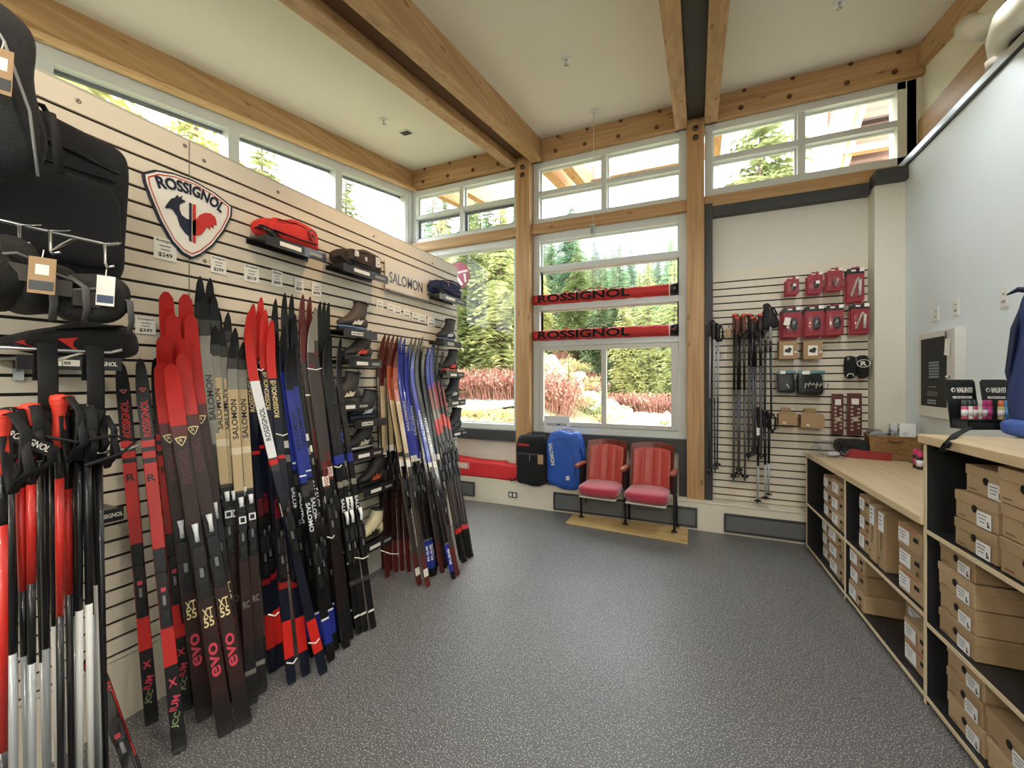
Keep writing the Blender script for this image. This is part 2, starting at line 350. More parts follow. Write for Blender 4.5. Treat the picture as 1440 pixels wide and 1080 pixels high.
# side walls
g = G(); g.bx(-4.1, -3.96, -3.1, 5.2, 0, 2.55, WHITE); g.bx(-4.1, -3.96, -3.1, -2.1, 2.55, 4.7, WHITE); g.build('wall_left', kind='structure')
g = G(); g.bx(1.72, 1.88, -3.1, 5.08, 0, 3.52, M('E0EAEE', .6, bump=.02, scale=40, var=.01)); g.build('wall_right', kind='structure')
g = G(); g.bx(1.70, 1.95, -3.1, 5.06, 3.535, 3.59, M('C5CED4', .3, .4)); trim(g, .004)
g = G(); g.bx(1.705, 1.9, -3.1, 5.06, 3.52, 3.535, BLACK); trim(g)
g = G(); g.bx(1.90, 2.1, -3.1, 5.06, 3.5, 4.8, M('E4DFCB', .6, var=.02)); g.build('wall_right_upper', kind='structure')
g = G(); g.bx(1.86, 1.92, -3.1, 5.04, 3.75, 4.0, GW); trim(g, .004)
g = G(); slopebox(g, 1.84, 1.95, -3.1, 5.04, -.20, .02, GW); trim(g, .004)
g = G(); g.bx(1.50, 1.74, 4.90, 5.08, 0, 3.45, M('DAD6C8', .6)); g.build('wall_pillar', kind='structure', bevel=.004)
g = G(); g.bx(-4.1, 2.1, -3.2, -3.1, 0, 4.2, WHITE); g.build('wall_front', kind='structure')
# left clerestory, in the wall behind the partition: frame along y, head follows the roof
wc[0] += 1; g = G(); ys = [-2.1, -1.2, 0, 1.24, 2.46, 3.68, 4.95]
XL = -3.94
def sb(g, x0, x1, y0, y1, a0, a1, m, low=None):   # box whose top and bottom follow the roof slope (bottom flat if low given)
    vs = [(x, y, (low if (low is not None and k == 0) else zc(y)+(a0, a1)[k])) for k in (0, 1) for y in (y0, y1) for x in (x0, x1)]
    g.add(vs, [(0, 2, 3, 1), (4, 5, 7, 6), (0, 1, 5, 4), (2, 6, 7, 3), (0, 4, 6, 2), (1, 3, 7, 5)], m)
sb(g, XL-.06, XL+.08, -2.1, 5.0, -.37, -.27, WF); g.bx(XL-.06, XL+.08, -2.1, 5.0, 2.55, 2.65, WF)
for y in ys: sb(g, XL-.058, XL+.078, y-.05, y+.05, 0, -.32, WF, low=2.6)
o = g.build('window_%d' % wc[0], kind='structure')
for a, b in zip(ys, ys[1:]):
    q = G(); sb(q, XL-.03, XL-.024, a+.05, b-.05, 0, -.37, PANE, low=2.65); q.build('glass_pane', o)
    q = G(); sb(q, XL-.04, XL-.01, a+.05, b-.05, -.395, -.37, WFD); q.build('glazing_bead', o)
# ceiling fittings
def ceil_frame(x, y): n = Vector((0, .163, -1)).normalized(); X = Vector((1, 0, 0)); return frame((x, y, zc(y)), X, n.cross(X), n)
def onceil(u, v):
    d = ray(u, v); t = (4.67-.163*5.05-HC)/(d.z-.163*d.y); return HC+d.z*t, d.x*t, d.y*t
CHR = M('B9BCBE', .25, .9)
def sprinkler(u, v, lab):
    z, x, y = onceil(u, v); t = empty('fire_sprinkler', mat=ceil_frame(x, y), label=lab, cat='sprinkler', group='sprinkler heads in the ceiling')
    q = G(); q.lathe([(.045, 0), (.045, .004), (.03, .012), (.012, .012)], TRIM, 20); q.build('escutcheon', t)
    q = G(); q.lathe([(.01, .012), (.01, .03), (.004, .034), (.004, .05), (.02, .052), (.02, .055)], CHR, 12); q.build('deflector', t)
sprinkler(796, 82, 'chrome sprinkler head in the ceiling between the two rafter pairs'); sprinkler(539, 167, 'chrome sprinkler head beside the small black square ceiling fitting'); sprinkler(1181, 1, 'chrome sprinkler head at the picture top, right of the rafters')
z, x, y = onceil(571, 186); t = empty('ceiling_speaker', mat=ceil_frame(x, y), label='small square black recessed fitting in the ceiling above the left windows', cat='ceiling fitting')
q = G(); q.box((0, 0, .004), (.15, .13, .008), TRIM); q.build('frame', t, bevel=.002)
q = G(); q.box((0, 0, .009), (.11, .09, .006), BLACK); q.build('grille', t)
# recessed cans of the wall spots and of the added fill spots
for i, (x, y, e, c, tt, a) in enumerate(LAMPS):
    t = empty('wall_or_fill_spot', mat=ceil_frame(x, y), label='round white ceiling rim of a wall spot or added fill spot', cat='ceiling light', group='recessed ceiling downlights')
    q = G(); n = 20
    vs = [(r*cos(2*pi*k/n), r*sin(2*pi*k/n), z) for r, z in ((.085, 0), (.085, .006), (.065, .006), (.065, -.0)) for k in range(n)]
    q.add(vs, [(i_*n+k, i_*n+(k+1) % n, (i_+1)*n+(k+1) % n, (i_+1)*n+k) for i_ in range(3) for k in range(n)], TRIM); q.build('rim', t)
# hanging pull-cord unit
z, x, y = onceil(835, 155)
t = empty('pendant_sensor', (x, y, z), 0, 'small silver box hanging on a thin cord in front of the middle window', 'hanging unit')
q = G(); q.lathe([(.05, -.012), (.05, 0), (.05, .002)], M('D0D0CC', .4), 20); q.build('canopy', t)
zb = ony(832, 323, y).z-z
q = G(); q.tube([(0, 0, -.01), (-.004, 0, zb/2), (-.01, 0, zb+.08)], .003, M('D8D8D0', .5), 6); q.build('cord', t)
q = G(); q.box((-.01, 0, zb), (.055, .04, .115), M('B4B8B6', .35, .3)); q.build('housing', t, bevel=.006)
q = G(); [q.box((-.015, -.022, zb-.035+k*.022), (.022, .004, .012), M('6F767A', .4)) for k in range(4)]; q.build('button', t)
# ================================================================ outside
rnd = random.Random(11)
SOIL = speckle('soil', '6E6A48', 'A39670', 3, .35, .7, .9); ROAD = speckle('gravel', '8A8782', 'B4B1AA', 14, .4, .7, .9)
def gz(x, y):     # ground level outside: level by the house, a bank on the left, climbing behind
    sm = lambda t: max(0, min(1, t))
    h = -.25+sm((y-10)/5)*sm((-x-3.6-(y-10)*.1)/1.5)*1.15*sm((19-y)/4+.6)
    if y > 17: h += sm((-x-.215*y)/1.6)*sm((y-17)/11)*3.4
    if y > 30: h += (y-30)*.22
    if x < -9 and y < 9: h += (-9-x)*.10
    return h+.3*noise.noise(Vector((x*.15, y*.15, 0)))*sm((y-12)/6)
g = G(); NX, NY = 60, 70
g.grid(lambda a, b: (-60+a*95, 5.3+b*b*95, gz(-60+a*95, 5.3+b*b*95)), NX, NY, SOIL); g.grid(lambda a, b: (-60+a*55.9, -30+b*35.3, -.3+max(0, -9-(-60+a*55.9))*.12), 12, 8, SOIL)
g.build('outdoor_ground', kind='structure')
g = G()     # gravel track crossing in front of the trees
def path(a, b):
    x = -14+a*26; yc = 15.6+max(0,x+7)*.75; y = yc+(b-.5)*(4.2+2.5*a); return (x, y, gz(x, y)+.05)
g.grid(path, 30, 6, ROAD); g.build('gravel_track', kind='structure')
def foliage(name, c1, c2, tr=.35):
    k = ('fol', name)
    if k in MC: return MC[k]
    m = bpy.data.materials.new('foliage_'+name); m.use_nodes = True; MC[k] = m
    n = m.node_tree.nodes; l = m.node_tree.links; b = n['Principled BSDF']; b.inputs['Roughness'].default_value = .7
    t = n.new('ShaderNodeTexCoord'); z = n.new('ShaderNodeTexNoise'); z.inputs['Scale'].default_value = 2.2; z.inputs['Detail'].default_value = 5; l.new(t.outputs['Object'], z.inputs['Vector'])
    oi = n.new('ShaderNodeObjectInfo'); ad = n.new('ShaderNodeMath'); ad.operation = 'MULTIPLY_ADD'; ad.inputs[1].default_value = .5; l.new(oi.outputs['Random'], ad.inputs[0])
    sb_ = n.new('ShaderNodeMath'); sb_.operation = 'SUBTRACT'; sb_.inputs[1].default_value = .25; l.new(z.outputs['Fac'], sb_.inputs[0]); l.new(sb_.outputs[0], ad.inputs[2])
    r = n.new('ShaderNodeValToRGB'); l.new(ad.outputs[0], r.inputs[0]); r.color_ramp.elements[0].color = lin(c1); r.color_ramp.elements[0].position = .25; r.color_ramp.elements[1].color = lin(c2); r.color_ramp.elements[1].position = .72
    tl = n.new('ShaderNodeBsdfTranslucent'); mx = n.new('ShaderNodeMixShader'); mx.inputs[0].default_value = tr
    l.new(r.outputs[0], b.inputs['Base Color']); l.new(r.outputs[0], tl.inputs[0]); l.new(b.outputs[0], mx.inputs[1]); l.new(tl.outputs[0], mx.inputs[2]); l.new(mx.outputs[0], n['Material Output'].inputs[0])
    return m
FG = foliage('spruce', '56694A', 'BCC08A'); FY = foliage('cedar', '737F4C', 'D8D59C'); FB = foliage('hemlock', '51705A', '9DB48C'); FR = foliage('dogwood', '7E4A40', 'B58674', .15)
BARK = M('5A4A3A', .9, bump=.4, scale=12, var=.2)
def conifer(seed, H, Rb, F_, droop=.35, dens=1.0, seg=6):
    """crown of tapering drooping boughs carrying needle sprays, plus trunk"""
    r = random.Random(seed); g = G(); n = int(H*27*dens)
    for i in range(n):
        t = (i+r.random())/n; z = H*(.06+.93*t); L = Rb*(1-t)**.8*(.7+.5*r.random())+.08; a = r.random()*2*pi; d = Vector((cos(a), sin(a), 0)); s = Vector((-sin(a), cos(a), 0))
        K = seg if L > .8 else 3
        for k in range(K):
            q = (k+.6)/K; p = d*(L*q)+Vector((0, 0, z+L*(.12*q-droop*q*q)))
            w = L*.25*(1.15-q*.8)+.05
            for sd in (-1, 1):
                for e in range(2):
                    l_ = w*(.8+.6*r.random()); up = (r.random()-.35)*.5
                    tip = p+s*(sd*l_)+d*(l_*.55)+Vector((0, 0, -l_*.35+up*l_)); b1 = p+d*(l_*.24); b2 = p-d*(l_*.20)+Vector((0, 0, (r.random()-.5)*.1*l_)); mid = (p+tip)/2+Vector((0, 0, l_*.12))+d*l_*.12
                    g.add([b2, b1, mid, tip], [(0, 1, 2), (0, 2, 3)], F_)
    c = g.mesh('crown_%d' % seed)
    g = G(); g.tube([(0, 0, -.3), (0, 0, H*.5), (0, 0, H*.98)], [H*.016+.03, H*.010+.02, .01], BARK, 7); tr = g.mesh('trunk_%d' % seed)
    return c, tr
VAR = {'spruce': [conifer(s, 11, 2.1, FG) for s in (1, 2)], 'cedar': [conifer(s, 9, 2.6, FY, .55, 1.25) for s in (3, 4)], 'hemlock': [conifer(s, 14, 2.6, FB, .5) for s in (5, 6)]}
DESC = {'spruce': 'mid green spruce tree', 'cedar': 'yellow green drooping conifer', 'hemlock': 'tall grey green conifer'}
def tree(kind, x, y, s=1, zs=1, label=None, group='conifers of the wood outside'):
    c, t = VAR[kind][rnd.randrange(2)]; e = empty('conifer_tree', (x, y, gz(x, y) if y > 5 else -.2), rnd.random()*6, label or DESC[kind]+' in the wood beyond the gravel track', 'tree', group); e.scale = (s, s, s*zs)
    for nm, me in (('crown', c), ('trunk', t)): o = bpy.data.objects.new(nm, me); COL.objects.link(o); o.parent = e
# wood right behind the left windows
for x, y, k, s in [(-11.4, 17.2, 'cedar', 1.0), (-9.7, 16.8, 'cedar', .95), (-8.1, 17.0, 'cedar', 1.0), (-12.6, 19.5, 'spruce', 1), (-10.9, 20, 'spruce', .95), (-9.2, 19.6, 'spruce', .9), (-13.6, 17, 'cedar', 1.1), (-14.5, 21, 'hemlock', .9), (-11.8, 23, 'hemlock', .85)]:
    tree(k, x, y, s)
# the darker wood to the right of the middle window
for i in range(11):
    tree(('spruce', 'cedar')[i % 3 == 2], -5.9+i*.75+rnd.random()*.3, 26.5+(i % 2)*1.8+rnd.random(), (.85, .8)[i % 3 == 2])
for i in range(95):
    y = 30+rnd.random()*38; x = -.36*y+(rnd.random()-.5)*y*.66; k = ('hemlock', 'spruce', 'cedar', 'hemlock')[i % 4]; s = .75+.4*rnd.random()
    tree(k, x, y, s, label=DESC[k]+' high on the hazy wooded slope', group='conifers on the far slope')
tree('spruce', -4.9, 16.9, .23, 1.0, 'small green sapling on the rocks seen in the left sliding pane', None)
# trees close to the house
tree('spruce', 1.15, 9.4, .80, 1.0, 'bright green spruce close outside the upper right window', None)
for x, y, s, lb in [(-8.6, 1.4, .88, 'leafy conifer outside the long side window, behind the grey bag'), (-9.4, 3.1, .85, 'leafy conifer outside the long side window above the rooster shield'), (-9.0, 5.0, .72, 'leafy conifer outside the middle light of the side window'), (-10.2, 7.2, .74, 'leafy conifer outside the side window left of its last mullion'), (-10.6, 10.4, .66, 'slim conifer top outside the last light of the side window')]:
    tree('cedar' if 'leafy' in lb else 'spruce', x, y, s*1.25, 1.0, lb, 'trees outside the side window')
def bush(seed, F_, n, h, w, m=None):
    r = random.Random(seed); g = G()
    for i in range(n):
        a = r.random()*6.28; R0 = w*r.random()**.6; x, y = R0*cos(a)*.6, R0*sin(a)*.6; H = h*(.6+.5*r.random())
        p = [Vector((x, y, 0)), Vector((x*1.3+.1*(r.random()-.5), y*1.3, H*.5)), Vector((x*1.9+.3*(r.random()-.5), y*1.9+.2*(r.random()-.5), H))]
        g.tube(p, [.012, .008, .003], F_, 3, cap=False)
        for k in range(6):
            q = p[1].lerp(p[2], r.random()); d = Vector((r.random()-.5, r.random()-.5, r.random())).normalized()*(.12+.1*r.random()); s = d.cross(Vector((0, 0, 1)))*.25
            g.add([q, q+d*.5+s, q+d, q+d*.5-s], [(0, 1, 2, 3)], F_)
    return g.mesh('bush_%d' % seed)
BUS = [bush(21, FR, 130, 1.2, 1.3), bush(22, FR, 130, 1.0, 1.4)]; BY = [bush(23, FY, 120, .6, 1.1), bush(24, foliage('ochre', '9A8450', 'D6C690'), 120, .5, 1.2)]
def bushat(me, x, y, s, lab, grp): o = bpy.data.objects.new('shrub', me); COL.objects.link(o); o.location = (x, y, gz(x, y)-.03); o.scale = (s, s, s); o.rotation_euler = (0, 0, rnd.random()*6); tag(o, lab, 'shrub', grp)
for i in range(22): bushat(BUS[i % 2], -10+i*.25+rnd.random()*.4, 14.8+rnd.random()*1.0, .9, 'red twigged shrub in the hedge outside the tall left window', 'red shrubs left')
for i in range(15): bushat(BUS[i % 2], -6.2+i*.42, 23.8+rnd.random()*1.4, .85, 'red twigged shrub at the foot of the trees beyond the track', 'red shrubs beyond the track')
for i in range(11): bushat(BUS[i % 2], -9.2+i*.38+rnd.random()*.5, 19.5+rnd.random()*8, .4+.3*rnd.random(), 'rusty shrub among the pale rocks of the bank', 'rusty shrubs on the rocky bank')
for i in range(30): bushat(BY[i % 2], -8.0+i*.19+rnd.random()*.5, 9.9+rnd.random()*3, .7, 'low ochre plant among the stones outside the left windows', 'ochre plants')
for i in range(22): bushat(BY[i % 2], -8.5+i*.22, 17.6+rnd.random()*8, .9, 'low ochre plant on the rocky bank beyond the track', 'ochre plants on the bank')
def rock(seed, n=2):
    bm = bmesh.new(); bmesh.ops.create_icosphere(bm, subdivisions=3, radius=1)
    for v in bm.verts:
        d = v.co.normalized(); k = 1+.35*noise.noise(d*1.3+Vector((seed*3.1, 0, 0)))+.12*noise.noise(d*4+Vector((seed, 5, 0))); v.co = Vector((round(d.x*k*3)/3*.3+d.x*k*.7, d.y*k*.8, d.z*k*.6))
    me = bpy.data.meshes.new('rock_%d' % seed); bm.to_mesh(me); bm.free(); me.materials.append(M('A8A398', .9, bump=.5, scale=3, var=.22)); me.materials.append(BARK); return me
RK = [rock(i) for i in range(4)]
def rockat(x, y, s, lab, grp): o = bpy.data.objects.new('boulder', RK[rnd.randrange(4)]); COL.objects.link(o); o.location = (x, y, gz(x, y)+s*.15); o.scale = (s, s, s); o.rotation_euler = (rnd.random(), rnd.random(), rnd.random()*6); tag(o, lab, 'rock', grp)
for i in range(20): rockat(-7.8+i*.36+rnd.random()*.2, 8.9+rnd.random()*.7, .24+.16*rnd.random(), 'pale boulder in the low stone row outside the windows', 'boulders of the stone row')
for i in range(38): rockat(-9.5+i*.14+rnd.random()*.6, 18+rnd.random()*9, .35+.45*rnd.random(), 'pale rock on the bank beyond the track', 'rocks of the bank')
for i in range(10): rockat(-4.2+i*.36, 20.8+rnd.random()*1.5, .25+.15*rnd.random(), 'stone beside the track, low in the right sliding pane', 'stones beside the track')
# far wooded hill
g = G(); g.grid(lambda a, b: (-120+a*150, 75+b*60, 5+46*b*(.8+.35*noise.noise(Vector((a*5, b*2, 1))))+1.5*noise.noise(Vector((a*40, b*20, 0)))), 120, 30, FB); g.build('wooded_hill', kind='structure')
for i in range(80):
    b = rnd.random()*.9; y = 75+b*60; x = -.31*y+(rnd.random()-.5)*y*.62; c, t = VAR['hemlock'][i % 2]; a = (x+120)/150
    z = 5+46*b*(.8+.35*noise.noise(Vector((a*5, b*2, 1)))); e = empty('conifer_tree', (x, y, z-1), rnd.random()*6, 'small distant conifer in the mist on the far hill', 'tree', 'conifers on the misty hill'); s = .75+.4*rnd.random(); e.scale = (s, s, s)
    for nm, me in (('crown', c), ('trunk', t)): o = bpy.data.objects.new(nm, me); COL.objects.link(o); o.parent = e
# mist lying in the valley before the far hill
mv = bpy.data.materials.new('mist'); mv.use_nodes = True; n_ = mv.node_tree.nodes; n_.remove(n_['Principled BSDF']); vs_ = n_.new('ShaderNodeVolumeScatter'); vs_.inputs['Density'].default_value = .013; vs_.inputs['Color'].default_value = (.92, .96, 1, 1); mv.node_tree.links.new(vs_.outputs[0], n_['Material Output'].inputs['Volume'])
g = G(); g.bx(-110, 40, 48, 150, -5, 75, mv); tag(g.build('mist_layer'), 'thin pale mist hanging before the far wooded hill', 'mist', kind='stuff')
# eaves: rafter tails and fascia outside the windows
EW = wood('eave', 'C99B68', 'A87848', 'y', .6); EX = wood('eavex', 'A8866A', '8E6C52', 'x', .6)
for x0, x1 in ((-3.62, -3.5), (-3.22, -3.1), (-1.9, -1.76), (-1.62, -1.48), (.12, .26)):
    g = G(); vs = [(x, y, zc(5.2)+dz+.13*(y-5.2)) for dz in (-.34, -.08) for y in (5.25, 6.3) for x in (x0, x1)]
    g.add(vs, [(0, 2, 3, 1), (4, 5, 7, 6), (0, 1, 5, 4), (2, 6, 7, 3), (0, 4, 6, 2), (1, 3, 7, 5)], EW); tag(g.build('eave_rafter'), 'timber rafter tail under the eave outside the upper windows', 'rafter', 'rafter tails outside the upper windows')
g = G(); g.bx(-1.6, .30, 6.32, 6.40, 4.66, 4.86, EX); tag(g.build('fascia_board'), 'brown timber fascia board outside the upper middle window', 'fascia')
# neighbouring gabled wing with metal roof
e = empty('neighbouring_building', (0, 0, 0), 0, 'timber framed wing with ribbed metal roof outside the upper right window', 'building')
A = ony(1262, 180, 6.6)
PLK = wood('plank', '7A5A44', '5C4232', 'x', .7, False)
g = G(); g.bx(1.75, 3.4, 7.4, 7.5, 3.2, 6.2, PLK); g.build('plank_wall', e)
g = G()
for z in (3.95, 4.35, 4.8, 5.2): g.bx(1.72, 3.4, 7.28, 7.41, z, z+.03, M('3a2a20', .8))
g.build('batten', e)
FR_ = wood('frame', 'D2A070', 'B58252', 'z', .6)
for i, (a, b) in enumerate([((1.62, 3.7), (2.05, 5.4)), ((1.42, 3.7), (1.80, 5.0))]):
    g = G(); g.tube([(a[0], 7.2, a[1]), (b[0], 7.2, b[1])], .08, FR_, 4); g.build('strut', e)
for x0, x1, z in ((1.72, 2.6, 4.28), (1.62, 2.4, 4.72), (1.5, 2.6, 3.92)): g = G(); g.bx(x0, x1, 7.12, 7.24, z, z+.09, FR_); g.build('tie_beam', e)
MR = M('B9C0C6', .4, .5)
g = G(); vs = [(1.30, 7.0, 3.5), (1.95, 7.0, 6.0), (1.35, 12, 6.1), (.95, 12, 3.5)]
g.add([(1.28, 7.0, 3.5), (1.52, 7.0, 3.5), (2.02, 7.0, 5.6), (1.78, 7.0, 5.6), (1.28, 7.06, 3.5), (1.52, 7.06, 3.5), (2.02, 7.06, 5.6), (1.78, 7.06, 5.6)], [(0, 1, 2, 3), (7, 6, 5, 4), (0, 3, 7, 4), (1, 5, 6, 2), (0, 4, 5, 1), (3, 2, 6, 7)], MR)
for k in range(4): t = k/3; g.tube([(1.28+.24*t, 6.99, 3.5), (1.78+.24*t, 6.99, 5.6)], .012, M('7E868C', .4, .6), 5)
g.build('metal_roof', e)
# round sticker on the tall left pane
p = ony(645, 388, 5.145); e = empty('window_sticker', (p.x-.02, 5.143, p.z), 0, 'translucent pink round sticker with white marks on the tall left pane', 'sticker')
q = G(); q.lathe([(.20, 0), (.20, .002)], M('E08AA6', .4, var=.02, alpha=.82), 40, WB((0, 0, 0))); q.build('disc', e)
q = G(); Wm = M('F6EEF0', .5, var=0)
T_ = WB((0, -.004, 0)); q.prism([(-.02, .06), (.17, .075), (.17, .045), (-.02, .03)], .002, Wm, T_); q.prism([(-.03, -.02), (.02, -.02), (.10, -.13), (.06, -.14), (.01, -.07), (-.06, -.14), (-.10, -.11)], .002, Wm, T_); q.prism([(.10, .02), (.14, .02), (.15, -.10), (.12, -.10)], .002, Wm, T_)
q.build('white_mark', e)
# ================================================================ skis leaning on the left wall
K0 = M('08080A', .32, coat=.12, var=.03); K1 = M('100E0F', .36, coat=.12); RED = M('C4221A', .34, coat=.15); RDK = M('8C1412', .36, coat=.15); BRN = M('2A110D', .36, coat=.12); BRD = M('160B0A', .38, coat=.12)
TAN = M('BFA980', .32, coat=.3); SIL = M('8D897F', .25, .3, coat=.3); CHAR = M('3E3B38', .3, .2, coat=.3); NAV = M('0C1122', .32, coat=.2); BLU = M('1C2C88', .3, coat=.3); WHT = M('E4E8EA', .35); GLD = M('E5D29A', .4)
GRB = M('3A322E', .3, coat=.3); MRN = M('5A1E1A', .3, coat=.3); ORG = M('A8481E', .3, coat=.3); BLV = M('3E48A8', .3, coat=.3); LBL = M('E9E6DB', .6); GRN = M('8EA06A', .5); PNK = M('C83E50', .45)
EDGE = M('2A2422', .4)
TY = {   # width, sections up the ski [(end, material)], tip width factor, texts (words, centre, length, material, reads up), logo (centre, material), binding (centre, lever material), small bars (from, to, material)
 'race': (.050, [(.206, K0), (.30, RED), (.50, RDK), (.725, RED), (.738, K0), (.756, RED), (.768, K0), (.786, RED), (1, K0)], .5,
          [('ROSSIGNOL', .845, .17, RED, 1), ('R', .685, .03, K0, 1), ('X', .165, .045, PNK, 1), ('IUM', .115, .06, PNK, 1), ('JCC', .075, .06, GRN, 1)], (.925, RED), (.40, RED), []),
 'xt': (.064, [(.10, BRD), (.45, BRN), (.80, BRN), (.835, MRN), (1, RED)], .8, [('ROSSIGNOL', .72, .16, MRN, 1), ('XT', .32, .035, GLD, 1), ('55', .295, .03, GLD, 1), ('evo', .195, .15, PNK, 1)], (.79, GLD), (.46, WHT), []),
 'tan': (.050, [(.14, K1), (.50, BRN), (.56, GRB), (.86, TAN), (.92, SIL), (.95, CHAR), (1, K0)], .35, [('SALOMON', .77, .22, K0, 1), ('RC', .25, .04, SIL, 1)], None, (.46, WHT), [(.07, .082, SIL), (.665, .685, M('D8CDB0', .5))]),
 'tanlong': (.052, [(.14, K1), (.48, K1), (.62, GRB), (.72, SIL), (.90, SIL), (.94, CHAR), (1, K0)], .35, [('SALOMON', .74, .24, K0, 1)], None, (.44, K0), []),
 'navyr': (.048, [(.06, NAV), (.15, RED), (.83, NAV), (1, RED)], .45, [('ROSSIGNOL', .76, .19, GLD, 1), ('ROSSIGNOL', .42, .18, RDK, 0), ('Rs', .26, .04, GLD, 1)], (.815, GLD), (.33, K0), [(.23, .25, RDK), (.59, .60, RED)]),
 'white': (.050, [(.06, NAV), (.15, RED), (.58, NAV), (.62, CHAR), (.85, WHT), (1, RED)], .45, [('ROSSIGNOL', .72, .19, NAV, 1)], None, (.42, K0), [(.60, .615, RED), (.45, .49, LBL)]),
 'blue': (.047, [(.05, K0), (.12, BLU), (.55, K0), (.86, BLU), (.92, NAV), (1, K0)], .35, [('SALOMON', .72, .24, NAV, 1), ('SALOMON', .43, .20, WHT, 0)], None, (.30, K0), [(.12, .126, WHT), (.57, .575, WHT), (.505, .54, CHAR)]),
 'dark': (.045, [(.05, K0), (.11, BLU), (.85, K1), (1, K0)], .3, [('SALOMON', .41, .2, WHT, 0)], None, (.32, K0), [(.11, .115, WHT), (.53, .55, SIL), (.57, .59, LBL)]),
 'brown': (.047, [(.10, K0), (.55, BRD), (.86, GRB), (1, MRN)], .35, [('ROSSIGNOL', .60, .2, RDK, 1)], None, (.40, K1), [(.75, .755, LBL), (.2, .215, SIL)]),
 'grey': (.050, [(.10, K0), (.52, BRD), (.90, GRB), (1, SIL)], .35, [('XX', .86, .03, RDK, 1), ('ROSSIGNOL', .5, .2, RDK, 1)], None, (.38, K1), [(.47, .5, LBL), (.42, .44, LBL)]),
 'black': (.044, [(.09, K0), (.55, K0), (.58, BLU), (.86, K1), (1, K0)], .3, [('SALOMON', .66, .2, GRB, 1), ('SALOMON', .38, .2, WHT, 0)], None, (.30, WHT), [(.22, .224, LBL), (.05, .056, LBL), (.15, .165, CHAR), (.47, .49, SIL)]),
 'wood2': (.050, [(.13, MRN), (.50, BRN), (.82, TAN), (.90, MRN), (1, MRN)], .35, [], None, (.42, K1), [(.50, .53, LBL)]),
 'orange2': (.054, [(.13, MRN), (.45, GRB), (.78, TAN), (.93, ORG), (1, MRN)], .35, [], (.765, GLD), (.40, K1), [(.47, .52, LBL), (.53, .55, GRB), (.04, .07, LBL)]),
 'blue2': (.050, [(.03, K0), (.14, BLU), (.48, K0), (.93, BLV), (1, BLU)], .35, [('SALOMON', .66, .26, WHT, 1), ('RS8', .09, .12, WHT, 1)], None, (.38, K0), [(.45, .49, LBL), (.14, .145, SIL)]),
 'silver2': (.054, [(.12, MRN), (.42, GRB), (.60, SIL), (.90, CHAR), (1, K1)], .35, [('SALOMON', .62, .26, WHT, 1), ('SALOMON', .40, .2, SIL, 0)], None, (.30, K1), [(.46, .49, LBL)]),
 'dred2': (.047, [(.125, K0), (.145, PNK), (.40, CHAR), (.60, GRB), (.66, RED), (.78, K1), (1, K0)], .35, [('ROSSIGNOL', .76, .26, RED, 1)], None, (.45, K1), [(.48, .52, LBL)]),
 'lilac2': (.047, [(.125, K0), (.145, RED), (.40, CHAR), (.58, GRB), (.65, RED), (.80, SIL), (1, BLV)], .35, [('ROSSIGNOL', .76, .26, PNK, 1)], None, (.45, K1), [(.47, .52, LBL)]),
 'dark2': (.045, [(.10, K0), (.86, K1), (1, CHAR)], .3, [], None, (.38, K1), [(.46, .49, LBL)]),
}
SHIELD = [(-.5, .4), (0, .5), (.5, .4), (.3, -.1), (0, -.5), (-.3, -.1)]
def shield(g, T, w, m, back):
    P = [(x*w, y*w) for x, y in SHIELD]; g.prism(P, .0006, m, T); g.prism([(x*.72, y*.72) for x, y in P], .0009, back, T); text(g, 'R', T @ Matrix.Translation((0, w*.1, .0009)), w*.3, w*.3, m)
TIPC = .085
